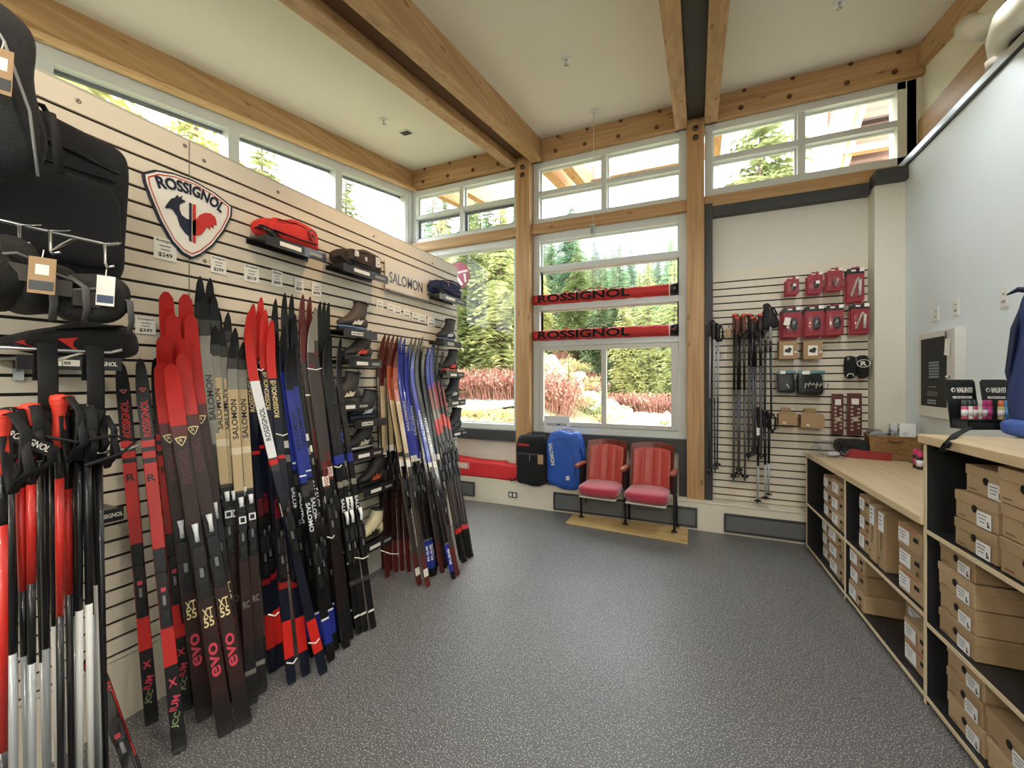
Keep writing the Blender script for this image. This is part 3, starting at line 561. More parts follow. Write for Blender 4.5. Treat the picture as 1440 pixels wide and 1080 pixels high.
def make_ski(kind, P0, P1, az, label, group):
    w, secs, tw, texts, logo, bind, bars = TY[kind]
    for _ in range(2): Zt = (P1-P0).normalized() if _ == 0 else Z0; Z0 = Zt; Nt = Vector((cos(az), -sin(az), 0)); Nt = (Nt-Zt*Nt.dot(Zt)).normalized(); P1 = P1-Nt*TIPC*(.25 if _ else .2)
    d = P1-P0; L = d.length; Z = d.normalized(); N = Vector((cos(az), -sin(az), 0)); N = (N-Z*N.dot(Z)).normalized(); X = N.cross(Z)
    root = empty('cross_country_ski', mat=frame(P0+Z*.006, X, N, Z), label=label, cat='ski', group=group)
    th = lambda t: .008+.015*max(0, 1-abs(t-.45)/.42)**.7
    curve = lambda t: (max(0, (t-.80)/.20)**2.1)*TIPC+(max(0, (.03-t)/.03)**2)*.006
    def wd(t):
        k = w*(1-.10*math.sin(pi*min(1, t/.9))**2)
        if t > .90: q = (t-.90)/.10; k *= 1-(1-tw)*q**2.2 if q < 1 else tw
        if t > .985: k *= .75 if t < .996 else .35
        if t < .01: k *= .85
        return k/2
    ts = sorted(set([0, .01, .03]+[i/12 for i in range(1, 11)]+[.86, .88, .90, .92, .94, .955, .97, .985, .993, 1]+[min(e, 1) for e, _ in secs]+[b for q in bars for b in q[:2]]))
    def matat(t):
        for a, b, m in bars:
            if a <= t < b: return m
        for e, m in secs:
            if t < e: return m
        return secs[-1][1]
    g = G(); vs = []; 
    for t in ts:
        h = th(t); c = curve(t); k = wd(t); z = t*L
        vs += [(-k, c-h/2, z), (k, c-h/2, z), (k, c+h*.3, z), (k*.9, c+h/2, z), (-k*.9, c+h/2, z), (-k, c+h*.3, z)]
    for i in range(len(ts)-1):
        m = matat((ts[i]+ts[i+1])/2); a = i*6; b = a+6
        side = m if m in (RED, BLU, BLV) and kind != 'race' else (RDK if kind == 'race' and m is RED else (EDGE if m in (TAN, SIL, WHT, LBL) else m))
        g.add([vs[a+j] for j in range(6)]+[vs[b+j] for j in range(6)], [(2, 3, 9, 8), (3, 4, 10, 9), (4, 5, 11, 10)], m, None, False)
        g.add([vs[a+j] for j in range(6)]+[vs[b+j] for j in range(6)], [(1, 2, 8, 7), (5, 0, 6, 11)], side); g.add([vs[a+j] for j in range(6)]+[vs[b+j] for j in range(6)], [(0, 1, 7, 6)], K0)
    g.add(vs[:6], [(0, 5, 4, 3, 2, 1)], secs[0][1]); g.add(vs[-6:], [(0, 1, 2, 3, 4, 5)], secs[-1][1]); g.build('ski_body', root)
    for tx, c, ln, m, up in texts:
        g = G()
        y = th(c)/2+curve(c)+.0006; sgn = 1 if up else -1
        if len(tx) <= 3 and tx not in ('evo', 'RS8'): T = frame((0, y, c*L), (-1, 0, 0), (0, 0, 1), (0, 1, 0)) if tx not in ('IUM', 'JCC') else frame((0, y, c*L), (sgn*-.3, 0, sgn*.95), (.95, 0, .3), (0, 1, 0))
        else:
            t0, t1 = c-ln/L/2, c+ln/L/2; y0, y1 = th(t0)/2+curve(t0), th(t1)/2+curve(t1); ym = max((y0+y1)/2, th(c)/2+curve(c)); sl = Vector((0, (y1-y0), ln)).normalized(); nv = Vector((0, sl.z, -sl.y)); T = frame((0, ym+.0008, c*L), tuple(sl*sgn), (sgn, 0, 0), tuple(nv))
        if len(tx) <= 3 and tx not in ('evo', 'RS8', 'IUM', 'JCC'): text(g, tx, T, w*.6, w*.6*1.1, m, .04)
        else: text(g, tx, T, ln, w*.55, m, .03)
        g.build('lettering', root)
    g = G()
    if logo: shield(g, frame((0, th(logo[0])/2+curve(logo[0])+.0006, logo[0]*L), (-1, 0, 0), (0, 0, 1), (0, 1, 0)), w*.72, logo[1], matat(logo[0]))
    if g.v: g.build('shield_mark', root)
    # binding: plate, toe piece, heel pad, lever
    c = bind[0]*L; y = th(bind[0])/2; g = G()
    g.box((0, y+.004, c), (w*.82, .010, .34), K0); g.box((0, y+.016, c+.02), (w*.7, .018, .10), K1); g.box((0, y+.011, c-.12), (w*.62, .010, .06), K1)
    for s in (-1, 1): g.box((s*w*.36, y+.017, c+.02), (.004, .02, .07), M('4A4A4C', .3, .5))
    g.box((0, y+.012, c-.05), (w*.25, .006, .05), M('8A8A8A', .3, .6)); b = g.build('binding', root, bevel=.002, seg=1)
    g = G(); lv = bind[1]
    if lv is WHT and kind == 'tan':
        g.tube([(0, y+.028, c+.10), (0, y+.022, c+.15)], [.010, .013], WHT, 6); g.build('lever', b); g = G()
        for a_, b_, c2, d2 in ((-.016, .016, .045, .052), (-.016, .016, .015, .022), (-.016, -.010, .02, .05), (.010, .016, .02, .05)): g.bx(a_, b_, y+.025, y+.031, c+c2, c+d2, WHT)
    elif lv is WHT: g.tube([(0, y+.024, c+.09), (0, y+.03, c+.13), (0, y+.022, c+.17)], [.010, .009, .014], WHT, 6)
    elif lv is RED: g.box((0, y+.024, c-.005), (.017, .006, .018), PNK); g.box((0, y+.006, c-.17), (w*.6, .003, .0), RED)
    else: g.tube([(0, y+.024, c+.06), (0, y+.03, c+.10)], [.009, .007], M('3A3A3C', .4), 6)
    g.build('buckle_frame' if (lv is WHT and kind == 'tan') else 'lever', b)
    return root
SK = []
def row(kind, pts, desc, grp, az=18):
    """pts: (tip u, tip v, foot u, foot v, distance of the tip from the wall)"""
    ordw = ['first', 'second', 'third', 'fourth', 'fifth', 'sixth', 'seventh', 'eighth', 'ninth', 'tenth', 'eleventh', 'twelfth']
    srt = sorted(range(len(pts)), key=lambda i: pts[i][0])
    for i, (u, v, bu, bv, o) in enumerate(pts):
        lab = desc if len(pts) == 1 else '%s, tip %s from left' % (desc, ordw[srt.index(i)])
        SK.append(make_ski(kind, onz(bu, bv, 0), onx(u, v, XW+o), R(az), lab, grp))
row('race', [(170, 512, 214, 1018, .07), (197, 510, 253, 1058, .10), (219, 507, 262, 1000, .06)], 'black and bright red race ski by the pole rack', 'red and black race skis', 24)
row('xt', [(232, 414, 282, 955, .06), (259, 418, 312, 955, .05), (241, 446, 296, 975, .10), (266, 447, 330, 968, .09), (229, 475, 276, 990, .13), (257, 481, 320, 990, .13), (269, 488, 342, 992, .12), (226, 514, 288, 1012, .17), (255, 502, 344, 1020, .17), (240, 517, 318, 1033, .21)], 'brown ski with wide rounded red tip', 'brown skis with red tips', 22)
row('tanlong', [(279, 393, 318, 950, .04), (293, 396, 326, 955, .04), (284, 419, 336, 965, .09), (299, 421, 344, 962, .07)], 'silver grey ski with tall dark tip rising above the tan skis', 'silver grey skis with dark tips', 20)
row('tan', [(305, 441, 334, 966, .05), (318, 444, 346, 962, .05), (300, 463, 340, 978, .09), (310, 466, 350, 975, .08), (328, 466, 360, 968, .06), (325, 484, 355, 990, .10), (339, 486, 368, 975, .09)], 'pale tan ski with black lettering and dark tip', 'tan skis with dark tips', 20)
row('navyr', [(352, 432, 392, 940, .05), (363, 423, 402, 935, .04), (369, 441, 410, 962, .08), (378, 455, 430, 950, .12), (347, 442, 384, 945, .06)], 'navy ski with red tip and red tail band', 'navy skis with red tips', 14)
row('white', [(345, 466, 455, 948, .13)], 'white and navy ski with red tip crossing the navy skis', 'navy skis with red tips', 14)
row('dark', [(383, 425, 440, 925, .05), (396, 417, 462, 915, .05), (406, 419, 470, 912, .05), (410, 446, 476, 905, .08)], 'black ski with plain dark pointed tip above the blue skis', 'black skis behind the blue skis', 12)
row('blue', [(395, 463, 452, 925, .10), (402, 492, 466, 930, .14), (409, 487, 472, 915, .12)], 'royal blue ski with dark tip and white lettering', 'royal blue skis in the front rack', 12)
row('brown', [(421, 419, 482, 898, .04), (431, 422, 488, 893, .04), (423, 450, 484, 905, .08)], 'brown black ski with maroon tip', 'brown black skis', 10)
row('grey', [(439, 437, 492, 900, .08), (434, 455, 487, 912, .10)], 'grey brown ski with silver tip and small red marks', 'grey brown skis', 10)
row('black', [(445, 428, 500, 884, .04), (451, 429, 507, 882, .04), (457, 430, 513, 880, .04), (455, 478, 505, 892, .09), (460, 477, 514, 888, .08), (474, 479, 525, 884, .08)], 'slim black ski with white lettering at the near boot display', 'slim black skis', 8)
# second rack, towards the windows
row('wood2', [(536, 472, 540, 800, .04), (542, 473, 549, 803, .04), (548, 474, 557, 805, .04), (554, 475, 566, 803, .04), (559, 476, 575, 805, .04), (540, 486, 545, 812, .09)], 'tan ski with maroon tip at the left of the far rack', 'tan skis with maroon tips', 4)
row('orange2', [(545, 494, 590, 824, .10), (553, 497, 602, 826, .12)], 'tan ski fading to an orange red tip in the far rack', 'tan skis with orange tips', 2)
row('blue2', [(558, 478, 606, 812, .05), (564, 479, 611, 810, .05), (570, 489, 612, 806, .10), (576, 497, 638, 815, .12)], 'blue violet ski with white lettering in the far rack', 'blue violet skis', 2)
row('dark2', [(574, 478, 614, 798, .04), (580, 477, 620, 798, .04), (585, 478, 626, 800, .04), (589, 477, 630, 796, .04), (592, 489, 634, 802, .08), (597, 491, 640, 802, .07)], 'charcoal ski among the middle of the far rack', 'charcoal skis in the far rack', 2)
row('silver2', [(582, 497, 644, 810, .13), (577, 486, 622, 806, .10)], 'silver ski with white lettering in the far rack', 'silver skis', 2)
row('lilac2', [(598, 492, 651, 792, .09), (603, 490, 655, 790, .08)], 'lilac and black ski with pink lettering in the far rack', 'lilac skis', 0)
row('dred2', [(606, 487, 655, 786, .05), (611, 489, 660, 786, .05), (618, 497, 664, 784, .06), (604, 486, 648, 788, .04)], 'black ski with red lettering and red bars, nearest the window', 'black skis with red bars', 0)
# loose ski lying against the rack foot, near the viewer
P0 = onz(196, 1110, 0); P1 = onx(128, 930, XW+.16)
SK.append(make_ski('race', P0, P1, R(25), 'short red and black ski leaning low at the foot of the pole rack', 'red and black race skis'))
# pale straps that tie the skis
STR = M('E6E2D6', .5)
def strap(a, b, lab):
    A = onx(*a); B = onx(*b); t = G(); Mid = (A+B)/2+Vector((.012, 0, -.01)); t.tube([A, Mid, B], .0035, STR, 5); tag(t.build('ski_strap'), lab, 'strap', 'pale straps tying the skis')
for k, (a, b, lab) in enumerate([((362, 519, -2.22), (370, 519, -2.22), 'short pale strap tying two navy skis high up'), ((388, 610, -2.13), (404, 610, -2.13), 'pale strap on the dark navy ski halfway up'), ((432, 518, -2.20), (452, 518, -2.20), 'pale strap across the brown black skis'), ((470, 656, -2.05), (480, 654, -2.05), 'pale strap on the slim black skis above the bindings'),
        ((499, 784, -1.93), (518, 782, -1.93), 'pale strap low on the slim black skis'), ((403, 932, -1.80), (417, 926, -1.80), 'pale strap around the red tail of the navy skis'), ((377, 864, -1.9), (392, 861, -1.9), 'pale strap low on the navy skis by the tan skis'), ((434, 904, -1.82), (449, 898, -1.82), 'pale strap across the red tail band of the white ski'),
        ((535, 774, -2.12), (560, 779, -2.08), 'thin pale strap low on the tan skis of the far rack'), ((460, 755, -1.97), (470, 753, -1.97), 'pale clip on the skis below the white lettering')]):
    strap(a, b, lab)
# ================================================================ helpers for soft goods
def sgn(a, e): return math.copysign(abs(a)**e, a)
def blob(g, c, s, m, e1=.5, e2=.5, wr=.0, fr=7, T=None, nu=28, nv=18, fn=None, seed=0):
    """rounded box / ellipsoid with cloth wrinkles"""
    def f(a, b):
        lo = 2*pi*a; la = pi*(b-.5)*.998; cl = sgn(cos(la), e2)
        p = Vector((s[0]/2*cl*sgn(cos(lo), e1), s[1]/2*cl*sgn(sin(lo), e1), s[2]/2*sgn(sin(la), e2)))
        if wr: p *= 1+wr*noise.noise(Vector((p.x*fr+seed, p.y*fr, p.z*fr*.6)))/max(.05, 1)
        if fn: p = fn(p)
        return p+Vector(c)
    return g.grid(f, nu, nv, m, T, wrapu=True, caps=True)
CLB = M('0B0C0E', .85, bump=.3, scale=240, sheen=.04); CLN = M('0A0D15', .85, bump=.3, scale=220, sheen=.04); CLG = M('1E1F22', .8, bump=.4, scale=160, sheen=.05); CLR = M('CF2A24', .75, bump=.3, scale=160); WEB = M('0E0E10', .8)
KRAFT = M('A88A66', .8, bump=.05, scale=90); CARD = M('EDEAE0', .6, var=.01); INK = M('2C2C2E', .7); STEEL = M('C9CBCB', .22, .9); SHELFB = M('26262A', .3, coat=.3)
SMALL = [0]
# ================================================================ price cards on the left wall
def price(u0, v0, u1, v1, name, val, lab, lines=2):
    a = onx(u0, v0, XW+.004); b = onx(u1, v1, XW+.004); w = b.y-a.y; zt = onx((u0+u1)/2, v0, XW).z; zb = onx((u0+u1)/2, v1, XW).z; h = zt-zb
    t = empty('price_card', (XW+.005, (a.y+b.y)/2, (zt+zb)/2), 0, lab, 'price tag', 'price cards of the left wall'); T = WL((0, 0, 0))
    q = G(); q.box((0, 0, 0), (w, h, .0015), CARD, T); q.build('card', t)
    q = G(); text(q, val, T @ Matrix.Translation((0, -h*.28, .001)), w*.62, h*.22, INK, .04); q.build('price', t)
    if name: q = G(); text(q, name, T @ Matrix.Translation((0, h*.36, .001)), w*.78, h*.14, INK, .02); q.build('maker_name', t)
    q = G(); [q.box((0, h*(.14-k*.17), .001), (w*(.5-.1*k), h*.05, .0006), M('77736C', .7), T) for k in range(lines)]; q.build('fine_print', t)
price(216, 336, 248, 366, 'Rossignol', '$249', 'white price card reading $249, under the left point of the shield')
price(296, 361, 318, 385, 'Rossignol', '$299', 'white price card reading $299, right of the shield')
price(343, 373, 364, 397, 'Rossignol', '$519', 'white price card reading $519, below the red waist bag')
price(382, 381, 397, 403, 'Salomon', '$499', 'white price card reading $499, between the cards of $519 and $549')
price(414, 391, 427, 411, '', '$549', 'white price card reading $549, right of the red bag shadow'); price(438, 397, 452, 417, '', '$499', 'small price card reading $499, last of the row over the skis')
price(190, 446, 219, 470, 'Rossignol', '$349', 'white price card reading $349, just left of the red ski tips'); price(159, 466, 187, 492, 'Rossignol', '$349', 'white price card reading $349, lower one beside the black straps')
for k, u in enumerate((529, 544, 554, 567, 579, 589, 601)): price(u, 422+(u-529)*.335, u+10, 434+(u-529)*.345, '', '$%d' % (399+50*(k % 3)), 'small white price card under the lettered sign, %s from the left' % ['first', 'second', 'third', 'fourth', 'fifth', 'sixth', 'seventh'][k], 1)
# ================================================================ rooster shield
t = empty('shield_sign', (XW, 0, 0), 0, 'shield shaped white sign with rooster emblem and lettering on the left wall', 'sign')
def onw(u, v, d=0): p = onx(u, v, XW); return (p.y, p.z)
def wpoly(px): return [onw(u, v) for u, v in px]
TW = frame((0, 0, 0), (0, 1, 0), (0, 0, 1), (1, 0, 0))
out = [(198, 243), (215, 239), (240, 243), (270, 254), (300, 271), (325, 291), (324, 305), (314, 325), (297, 347), (280, 360), (268, 365), (255, 358), (240, 342), (222, 310), (208, 277), (200, 255)]
def shrink(P, k): cx = sum(p[0] for p in P)/len(P); cy = sum(p[1] for p in P)/len(P); return [(cx+(x-cx)*k, cy+(y-cy)*k) for x, y in P]
P = wpoly(out)
q = G(); q.prism(P, .014, M('1C2238', .4), TW); q.build('dark_border', t, bevel=.002)
q = G(); q.prism(shrink(P, .945), .003, M('E9E6DC', .4), TW, .014); q.build('white_field', t)
q = G(); A, B = shrink(P, .90), shrink(P, .872); n = len(A); vs = [(x, y, .0185) for x, y in A+B]; q.add(vs, [(i, (i+1) % n, n+(i+1) % n, n+i) for i in range(n)], M('C0392E', .4), TW); q.build('red_line', t)
q = G(); NVY = M('1C2238', .4)
body = [(229, 292), (233, 286), (238, 280), (243, 279), (246, 275), (249, 279), (253, 276), (252, 281), (258, 284), (253, 286), (249, 289), (249, 295), (252, 303), (258, 308), (264, 310), (264, 334), (258, 329), (250, 318), (246, 305), (241, 297), (236, 293), (231, 294)]
q.prism(wpoly(body), .006, NVY, TW, .0165); q.prism(wpoly([(263, 286), (266, 287), (266, 341), (263, 339)]), .006, NVY, TW, .0165); q.build('rooster_front', t)
q = G(); RR = M('C8322C', .4); tail = [(268, 311), (273, 309), (278, 303), (285, 300), (293, 301), (299, 306), (301, 312), (301, 318), (297, 316), (297, 322), (293, 318), (292, 324), (288, 319), (284, 325), (280, 330), (274, 332), (268, 331)]
q.prism(wpoly(tail), .006, RR, TW, .0165); q.prism(wpoly([(268, 288), (272, 289), (272, 343), (268, 341)]), .006, RR, TW, .0165); q.build('rooster_tail', t)
q = G(); vs, fs_, asp = textmesh('ROSSIGNOL', .05, .5); b0, b1, b2 = [Vector(onw(*p)) for p in ((217, 257), (272, 261), (311, 295))]; nv = []
for v in vs:
    f = v.x+.5; c = b0*(1-f)**2+b1*2*f*(1-f)+b2*f*f; d = ((b1-b0)*(1-f)+(b2-b1)*f).normalized(); c = c+Vector((-d.y, d.x))*v.y*.058; nv.append((.019+v.z*.006, c.x, c.y))
q.add(nv, fs_, NVY)
q.build('lettering', t)
# ================================================================ lettered sign board
t = empty('lettered_sign', (XW, 0, 0), 0, 'beige sign board lettered SALOMON on the left wall', 'sign')
a = onx(543, 365, XW+.03); b = onx(605, 395, XW+.03); c = onx(543, 406, XW+.03)
q = G(); q.bx(XW+.012-XW, .022, a.y, b.y, c.z, a.z, M('DDD3C2', .45)); q.build('board', t, bevel=.002)
q = G(); q.bx(.0, .05, a.y, b.y, c.z-.012, c.z, M('8D8A84', .4)); q.build('ledge_strip', t)
q = G(); text(q, 'SALOMON', frame((.0225, (a.y+b.y)/2-.035, (a.z+c.z)/2-.01), (0, 1, 0), (0, 0, 1), (1, 0, 0)), (b.y-a.y)*.74, .10, K0, .03, .001); q.build('lettering', t)
# ================================================================ little display shelves and what stands on them
def wshelf(y0, y1, z, lab, txt=None, depth=.17, xw=XW):
    t = empty('display_shelf', (xw, (y0+y1)/2, z), 0, lab, 'shelf', 'small dark shelves of the left wall'); w = y1-y0
    q = G(); q.bx(0, depth, -w/2, w/2, -.008, 0, SHELFB); q.bx(0, .006, -w/2, w/2, -.03, .0, SHELFB); q.build('shelf_board', t)
    q = G(); q.bx(depth, depth+.005, -w/2, w/2, -.055, .006, SHELFB); q.build('front_lip', t)
    q = G(); q.box((depth+.006, -w*.12, -.025), (.002, w*.34, .026), CARD); q.build('label_strip', t)
    if txt: q = G(); text(q, txt, frame((depth+.0075, -w*.12, -.025), (0, 1, 0), (0, 0, 1), (1, 0, 0)), w*.30, .014, INK, .03); q.build('lettering', t)
    else: q = G(); q.box((depth+.006, w*.30, -.025), (.002, w*.24, .018), M('9C9A95', .6)); q.build('price_strip', t)
    return t
def boot(y, z, x, mat, acc, lab, sole=None, s=1.0, rz=0, soleb=None, tall=.2):
    """boot with its toe towards -y (to the left in the picture)"""
    t = empty('ski_boot', (x, y, z), -pi/2+rz, lab, 'boot', 'boots on the display shelves'); t.scale = (s, s, s)
    q = G(); out_ = [(.15*cos(a)*(1 if cos(a) > 0 else .93), .047*sgn(sin(a), .8)*(1+.12*cos(a))) for a in [2*pi*k/24 for k in range(24)]]
    q.prism(out_, .022, sole or K0); q.prism([(x_*1.0, y_*.96) for x_, y_ in out_], .012, soleb or M('4A4C50', .5), None, .022); q.build('sole', t, bevel=.004)
    def sec(a, b):
        th = 2*pi*a; P = [(.143, .050, .012, .016), (.125, .056, .036, .022), (.085, .064, .044, .031), (.035, .078, .044, .044), (-.01, .098, .047, .058), (-.045, .125, .050, .068), (-.066, .16, .047, .066), (-.075, .19, .044, .058), (-.082, tall+.02, .046, .058)]
        k = b*(len(P)-1); i = min(int(k), len(P)-2); f = k-i; cx, cz, ry, rl = [P[i][j]*(1-f)+P[i+1][j]*f for j in range(4)]
        tilt = min(1, b*1.35)*R(78)     # the section turns from upright across the toe to level across the shaft
        dz = cos(tilt)*rl*cos(th); dx = -sin(tilt)*rl*cos(th)
        return (cx+dx*-1, ry*sin(th), max(.03, cz+dz))
    q = G(); q.grid(sec, 22, 20, mat, None, wrapu=True, caps=True)
    blob(q, (-.085, 0, .07), (.115, .09, .11), mat, 1, 1, nu=16, nv=10); q.build('upper', t)
    q = G(); q.tube([(-.085+.055*cos(a), .048*sin(a), tall+.022+.008*cos(a)) for a in [2*pi*k/20 for k in range(21)]], .009, K1, 6, cap=False); q.tube([(-.13, 0, tall+.01), (-.15, 0, tall+.035), (-.13, 0, tall+.045)], .005, K1, 5); q.build('collar', t)
    q = G(); [q.tube([(.02-k*.03, -.052, .06+k*.012), (.01-k*.03, 0, .125+k*.020), (.02-k*.03, .052, .06+k*.012)], .012, acc, 6, flat=.35) for k in range(2)]; q.build('strap', t)
    q = G()
    for s_ in (-1, 1): q.add([(-.03, s_*.056, .05), (.06, s_*.052, .045), (.04, s_*.055, .065), (-.05, s_*.060, .085)], [(0, 1, 2, 3)] if s_ < 0 else [(3, 2, 1, 0)], acc)
    q.build('side_flash', t)
    return t
BTS = [  # toe u, heel u, base v, shelf x offset, upper, accent, sole side, label
 (474, 519, 466, '4A4038', 'D8D4C8', '5E86B0', 'brown black boot with pale blue sole, topmost on the boot display'),
 (482, 525, 507, '3A3532', 'C8443A', '2A2A2C', 'dark boot with red side patch, second down on the boot display'),
 (470, 501, 567, '33302D', 'D9CDB4', '3A3836', 'dark boot with two cream stripes above the blue trimmed boot'),
 (486, 535, 590, '2A2D34', 'B9BCBE', '1E2C4C', 'black boot with navy toe on the shelf with two labels'),
 (494, 519, 634, '2C2A29', 'B4AA98', 'B9B9B4', 'black boot with white sole edge below the navy toed boot'),
 (505, 541, 682, '2A2421', 'B8502E', '1E1C1B', 'dark boot with two thin orange stripes, low on the display'),
 (511, 533, 759, 'D8CFA8', '2E2A26', '4A4A3A', 'cream and black boot, lowest on the boot display'),
 (612, 643, 481, '2C2E33', 'C9CCCE', '4A6C94', 'dark boot with blue sole, topmost at the wall end'),
 (622, 642, 524, '26272B', 'E04A30', 'D8452C', 'black boot with orange red sole, second down at the wall end'),
 (627, 642, 563, '202226', 'C8CCCE', '1E2A2E', 'black boot with grey side mark, third down at the wall end'),
 (632, 643, 606, '202226', '55585C', '1E2022', 'black boot, lowest at the wall end beside the far skis')]
for i, (u0, u1, v, m, ac, so, lab) in enumerate(BTS):
    a, b = onx(u0, v, XW+.10), onx(u1, v, XW+.10); y = (a.y+b.y)/2; z = onx((u0+u1)/2, v, XW+.10).z
    wshelf(y-.17, y+.17, z, 'small dark shelf carrying the '+lab.split(',')[0].split(' on the ')[0].split(' below ')[0].split(' above ')[0], 'SALOMON' if i in (0, 3, 7) else None)
    boot(y, z+.001, XW+.09, M(m, .6, bump=.1), M(ac, .5), lab, soleb=M(so, .45), s=1.0 if i < 7 else 1.05)
# waist bags on shelves
def waist(u0, u1, v0, v1, mat, dark, lab, kind):
    a, b = onx(u0, v1, XW+.12), onx(u1, v1, XW+.12); w = b.y-a.y; um = (u0+u1)/2; zt, zb = onx(um, v0, XW+.12).z, onx(um, v1, XW+.12).z; h = zt-zb; y = (a.y+b.y)/2
    wshelf(a.y+.02, b.y+.02, zb, 'small dark shelf carrying the '+lab.split(' on a ')[0])
    t = empty('waist_bag', (XW+.11, y, zb+.002), 0, lab, 'bag')
    def bend(p): return Vector((p.x-.25*(p.y/w)**2*.3, p.y, p.z-.10*h*abs(p.y/w*2)**2.5+.02*h*math.sin(p.y*40)))
    q = G(); blob(q, (0, 0, h*.46), (.16, w*.86, h*.92), mat, .7, .75, .35, 9, fn=bend, nu=36, nv=18); q.build('pouch', t)
    q = G(); q.tube([(-.03, -w*.40, h*.30), (.05, -w*.47, h*.26), (.07, -w*.38, h*.12), (.05, -w*.2, h*.04)], [.026, .026, .022, .018], dark, 8, flat=.35); q.build('hip_belt', t)
    q = G(); q.tube([(.072, -w*.30, h*.62), (.082, 0, h*.70), (.072, w*.30, h*.62)], .0035, K0, 5); q.tube([(.07, -w*.34, h*.22), (.083, 0, h*.16), (.07, w*.34, h*.22)], .012, K0 if kind else dark, 6, flat=.4); q.build('zip', t)
    q = G(); TT = frame((.088, w*.24, h*.45), (0, 1, .0), (0, 0, 1), (1, 0, 0))
    if kind == 0: q.prism([(-.03, .03), (0, .036), (.03, .03), (.018, -.01), (0, -.035), (-.018, -.01)], .003, K0, TT); q.prism([(-.022, .023), (0, .028), (.022, .023), (.013, -.008), (0, -.026), (-.013, -.008)], .004, mat, TT); q.prism([(-.012, .012), (-.003, .004), (0, .015), (.006, .010), (.012, .004), (.004, -.014), (-.003, -.014)], .005, K0, TT)
    elif kind == 1: text(q, 'B', TT, .05, .075, CARD, .06, .004); q.build('letter_badge', t); q = G(); text(q, 'B', frame((.080, -w*.22, h*.52), (0, 1, 0), (0, 0, 1), (1, 0, 0)), .03, .042, CARD, .06, .008); q.build('letter_badge', t); q = G(); text(q, 'IL', frame((.086, -w*.02, h*.42), (0, 1, 0), (0, 0, 1), (1, 0, 0)), .03, .03, CARD, .06, .004)
    else: q.box((.0, 0, .001), (.05, .014, .004), CARD, TT); q.box((0, 0, 0), (.005, .05, .004), M('D8807A', .6), frame((.082, -w*.2, h*.55), (0, .9, .4), (0, -.4, .9), (1, 0, 0)))
    q.build('badge', t)
waist(360, 447, 305, 344, CLR, K0, 'red waist bag with triangular badge on a shelf high on the left wall', 0)
waist(472, 536, 348, 380, M('3D322C', .8, bump=.2, scale=150), CLB, 'brown black waist bag with white letter badge on a shelf', 1)
waist(610, 648, 391, 418, M('182450', .8, bump=.2, scale=150), CLN, 'navy waist bag on a shelf at the wall end', 2)
# ================================================================ near rack: rails, bags and poles
XR = -1.93
def rail(z, y0, y1, lab, arms):
    t = empty('hang_rail', (XR, 0, z), 0, lab, 'rail', 'steel hang rails on the left wall')
    q = G(); q.tube([(0, y0, 0), (0, y1, 0), (0.01, y1+.03, .012)], .006, STEEL, 8); q.build('bar', t)
    for y in arms: q = G(); q.tube([(0, y, -.004), (XW-XR+.01, y, -.06)], .006, STEEL, 8); q.box((XW-XR+.006, y, -.06), (.012, .03, .08), STEEL); q.build('bracket_arm', t)
    return t
yr = lambda u, x=XR: onx(u, 500, x).y
rail(2.085, .15, yr(150), 'upper steel rail with the grey waist packs at the near left', (.3, yr(105)))
rail(1.70, .15, yr(155), 'middle steel rail above the red pole grips', (.3, yr(120)))
rail(1.345, .2, yr(180), 'lower steel rail behind the pole grips', (.35, yr(150)))
def hook(u, v, ln, lab):
    p = onx(u, v, XR+.01); t = empty('rail_hook', p, 0, lab, 'hook', 'hooks on the upper steel rail'); q = G(); q.tube([(-.01, 0, 0), (.012, 0, 0), (.014, 0, -ln*.8), (.03, 0, -ln), (.05, 0.01, -ln*.93)], .0045, STEEL, 7); q.build('wire', t)
    q = G(); q.tube([(.0, 0, .004), (.0, .03, .012), (.0, .05, .02)], .006, STEEL, 6, flat=.4); q.build('clip', t)
hook(25, 318, .06, 'wire hook at the upper rail, nearest the picture edge'); hook(68, 326, .075, 'wire hook above the cardboard tag'); hook(145, 344, .085, 'wire hook at the end of the upper rail')
# shelf with red and black bag, label bar with lettering
def label_bar(u0, u1, v, z, lab, txts):
    a, b = onx(u0, v, XW+.25).y, onx(u1, v, XW+.25).y; t = empty('label_shelf', (XW, (a+b)/2, z), 0, lab, 'shelf'); w = b-a
    q = G(); q.bx(0, .25, -w/2, w/2, -.01, 0, SHELFB); q.build('shelf_board', t); q = G(); q.bx(.25, .256, -w/2, w/2, -.045, .008, SHELFB); q.build('front_lip', t)
    for tx, cy, tw, mt in txts:
        T = frame((.258, cy*w, -.018), (0, 1, 0), (0, 0, 1), (1, 0, 0))
        q = G()
        if mt == 'card': q.box((0, 0, -.001), (tw*w, .024, .002), CARD, T); text(q, tx, T @ Matrix.Translation((-tw*w*.25, 0, 0)), tw*w*.4, .012, INK, .02)
        else: text(q, tx, T, tw*w, .018, CARD, .04)
        q.build('lettering' if mt != 'card' else 'label_strip', t)
label_bar(22, 170, 508, 1.685, 'dark label bar lettered in white under the red and black bag', [('X-IUM', -.22, .22, 'card'), ('88', -.02, .16, 'card'), ('ROSSIGNOL', .29, .32, 'x')])
label_bar(100, 173, 722, 1.06, 'lower dark label bar behind the hanging black poles', [('ROSSIGNOL', .18, .6, 'x')])
y = yr(95, -2.28); t = empty('waist_bag', (-2.3, y, 1.687), 0, 'black waist bag with red diamond panels on the near label shelf', 'bag')
q = G(); blob(q, (0, .02, .075), (.2, .36, .15), CLB, .7, .8, .3, 9, fn=lambda p: Vector((p.x, p.y, p.z*(1-.9*max(0, -p.y)/.18*.6)-.02*max(0, -p.y)/.18))); q.build('pouch', t)
q = G()
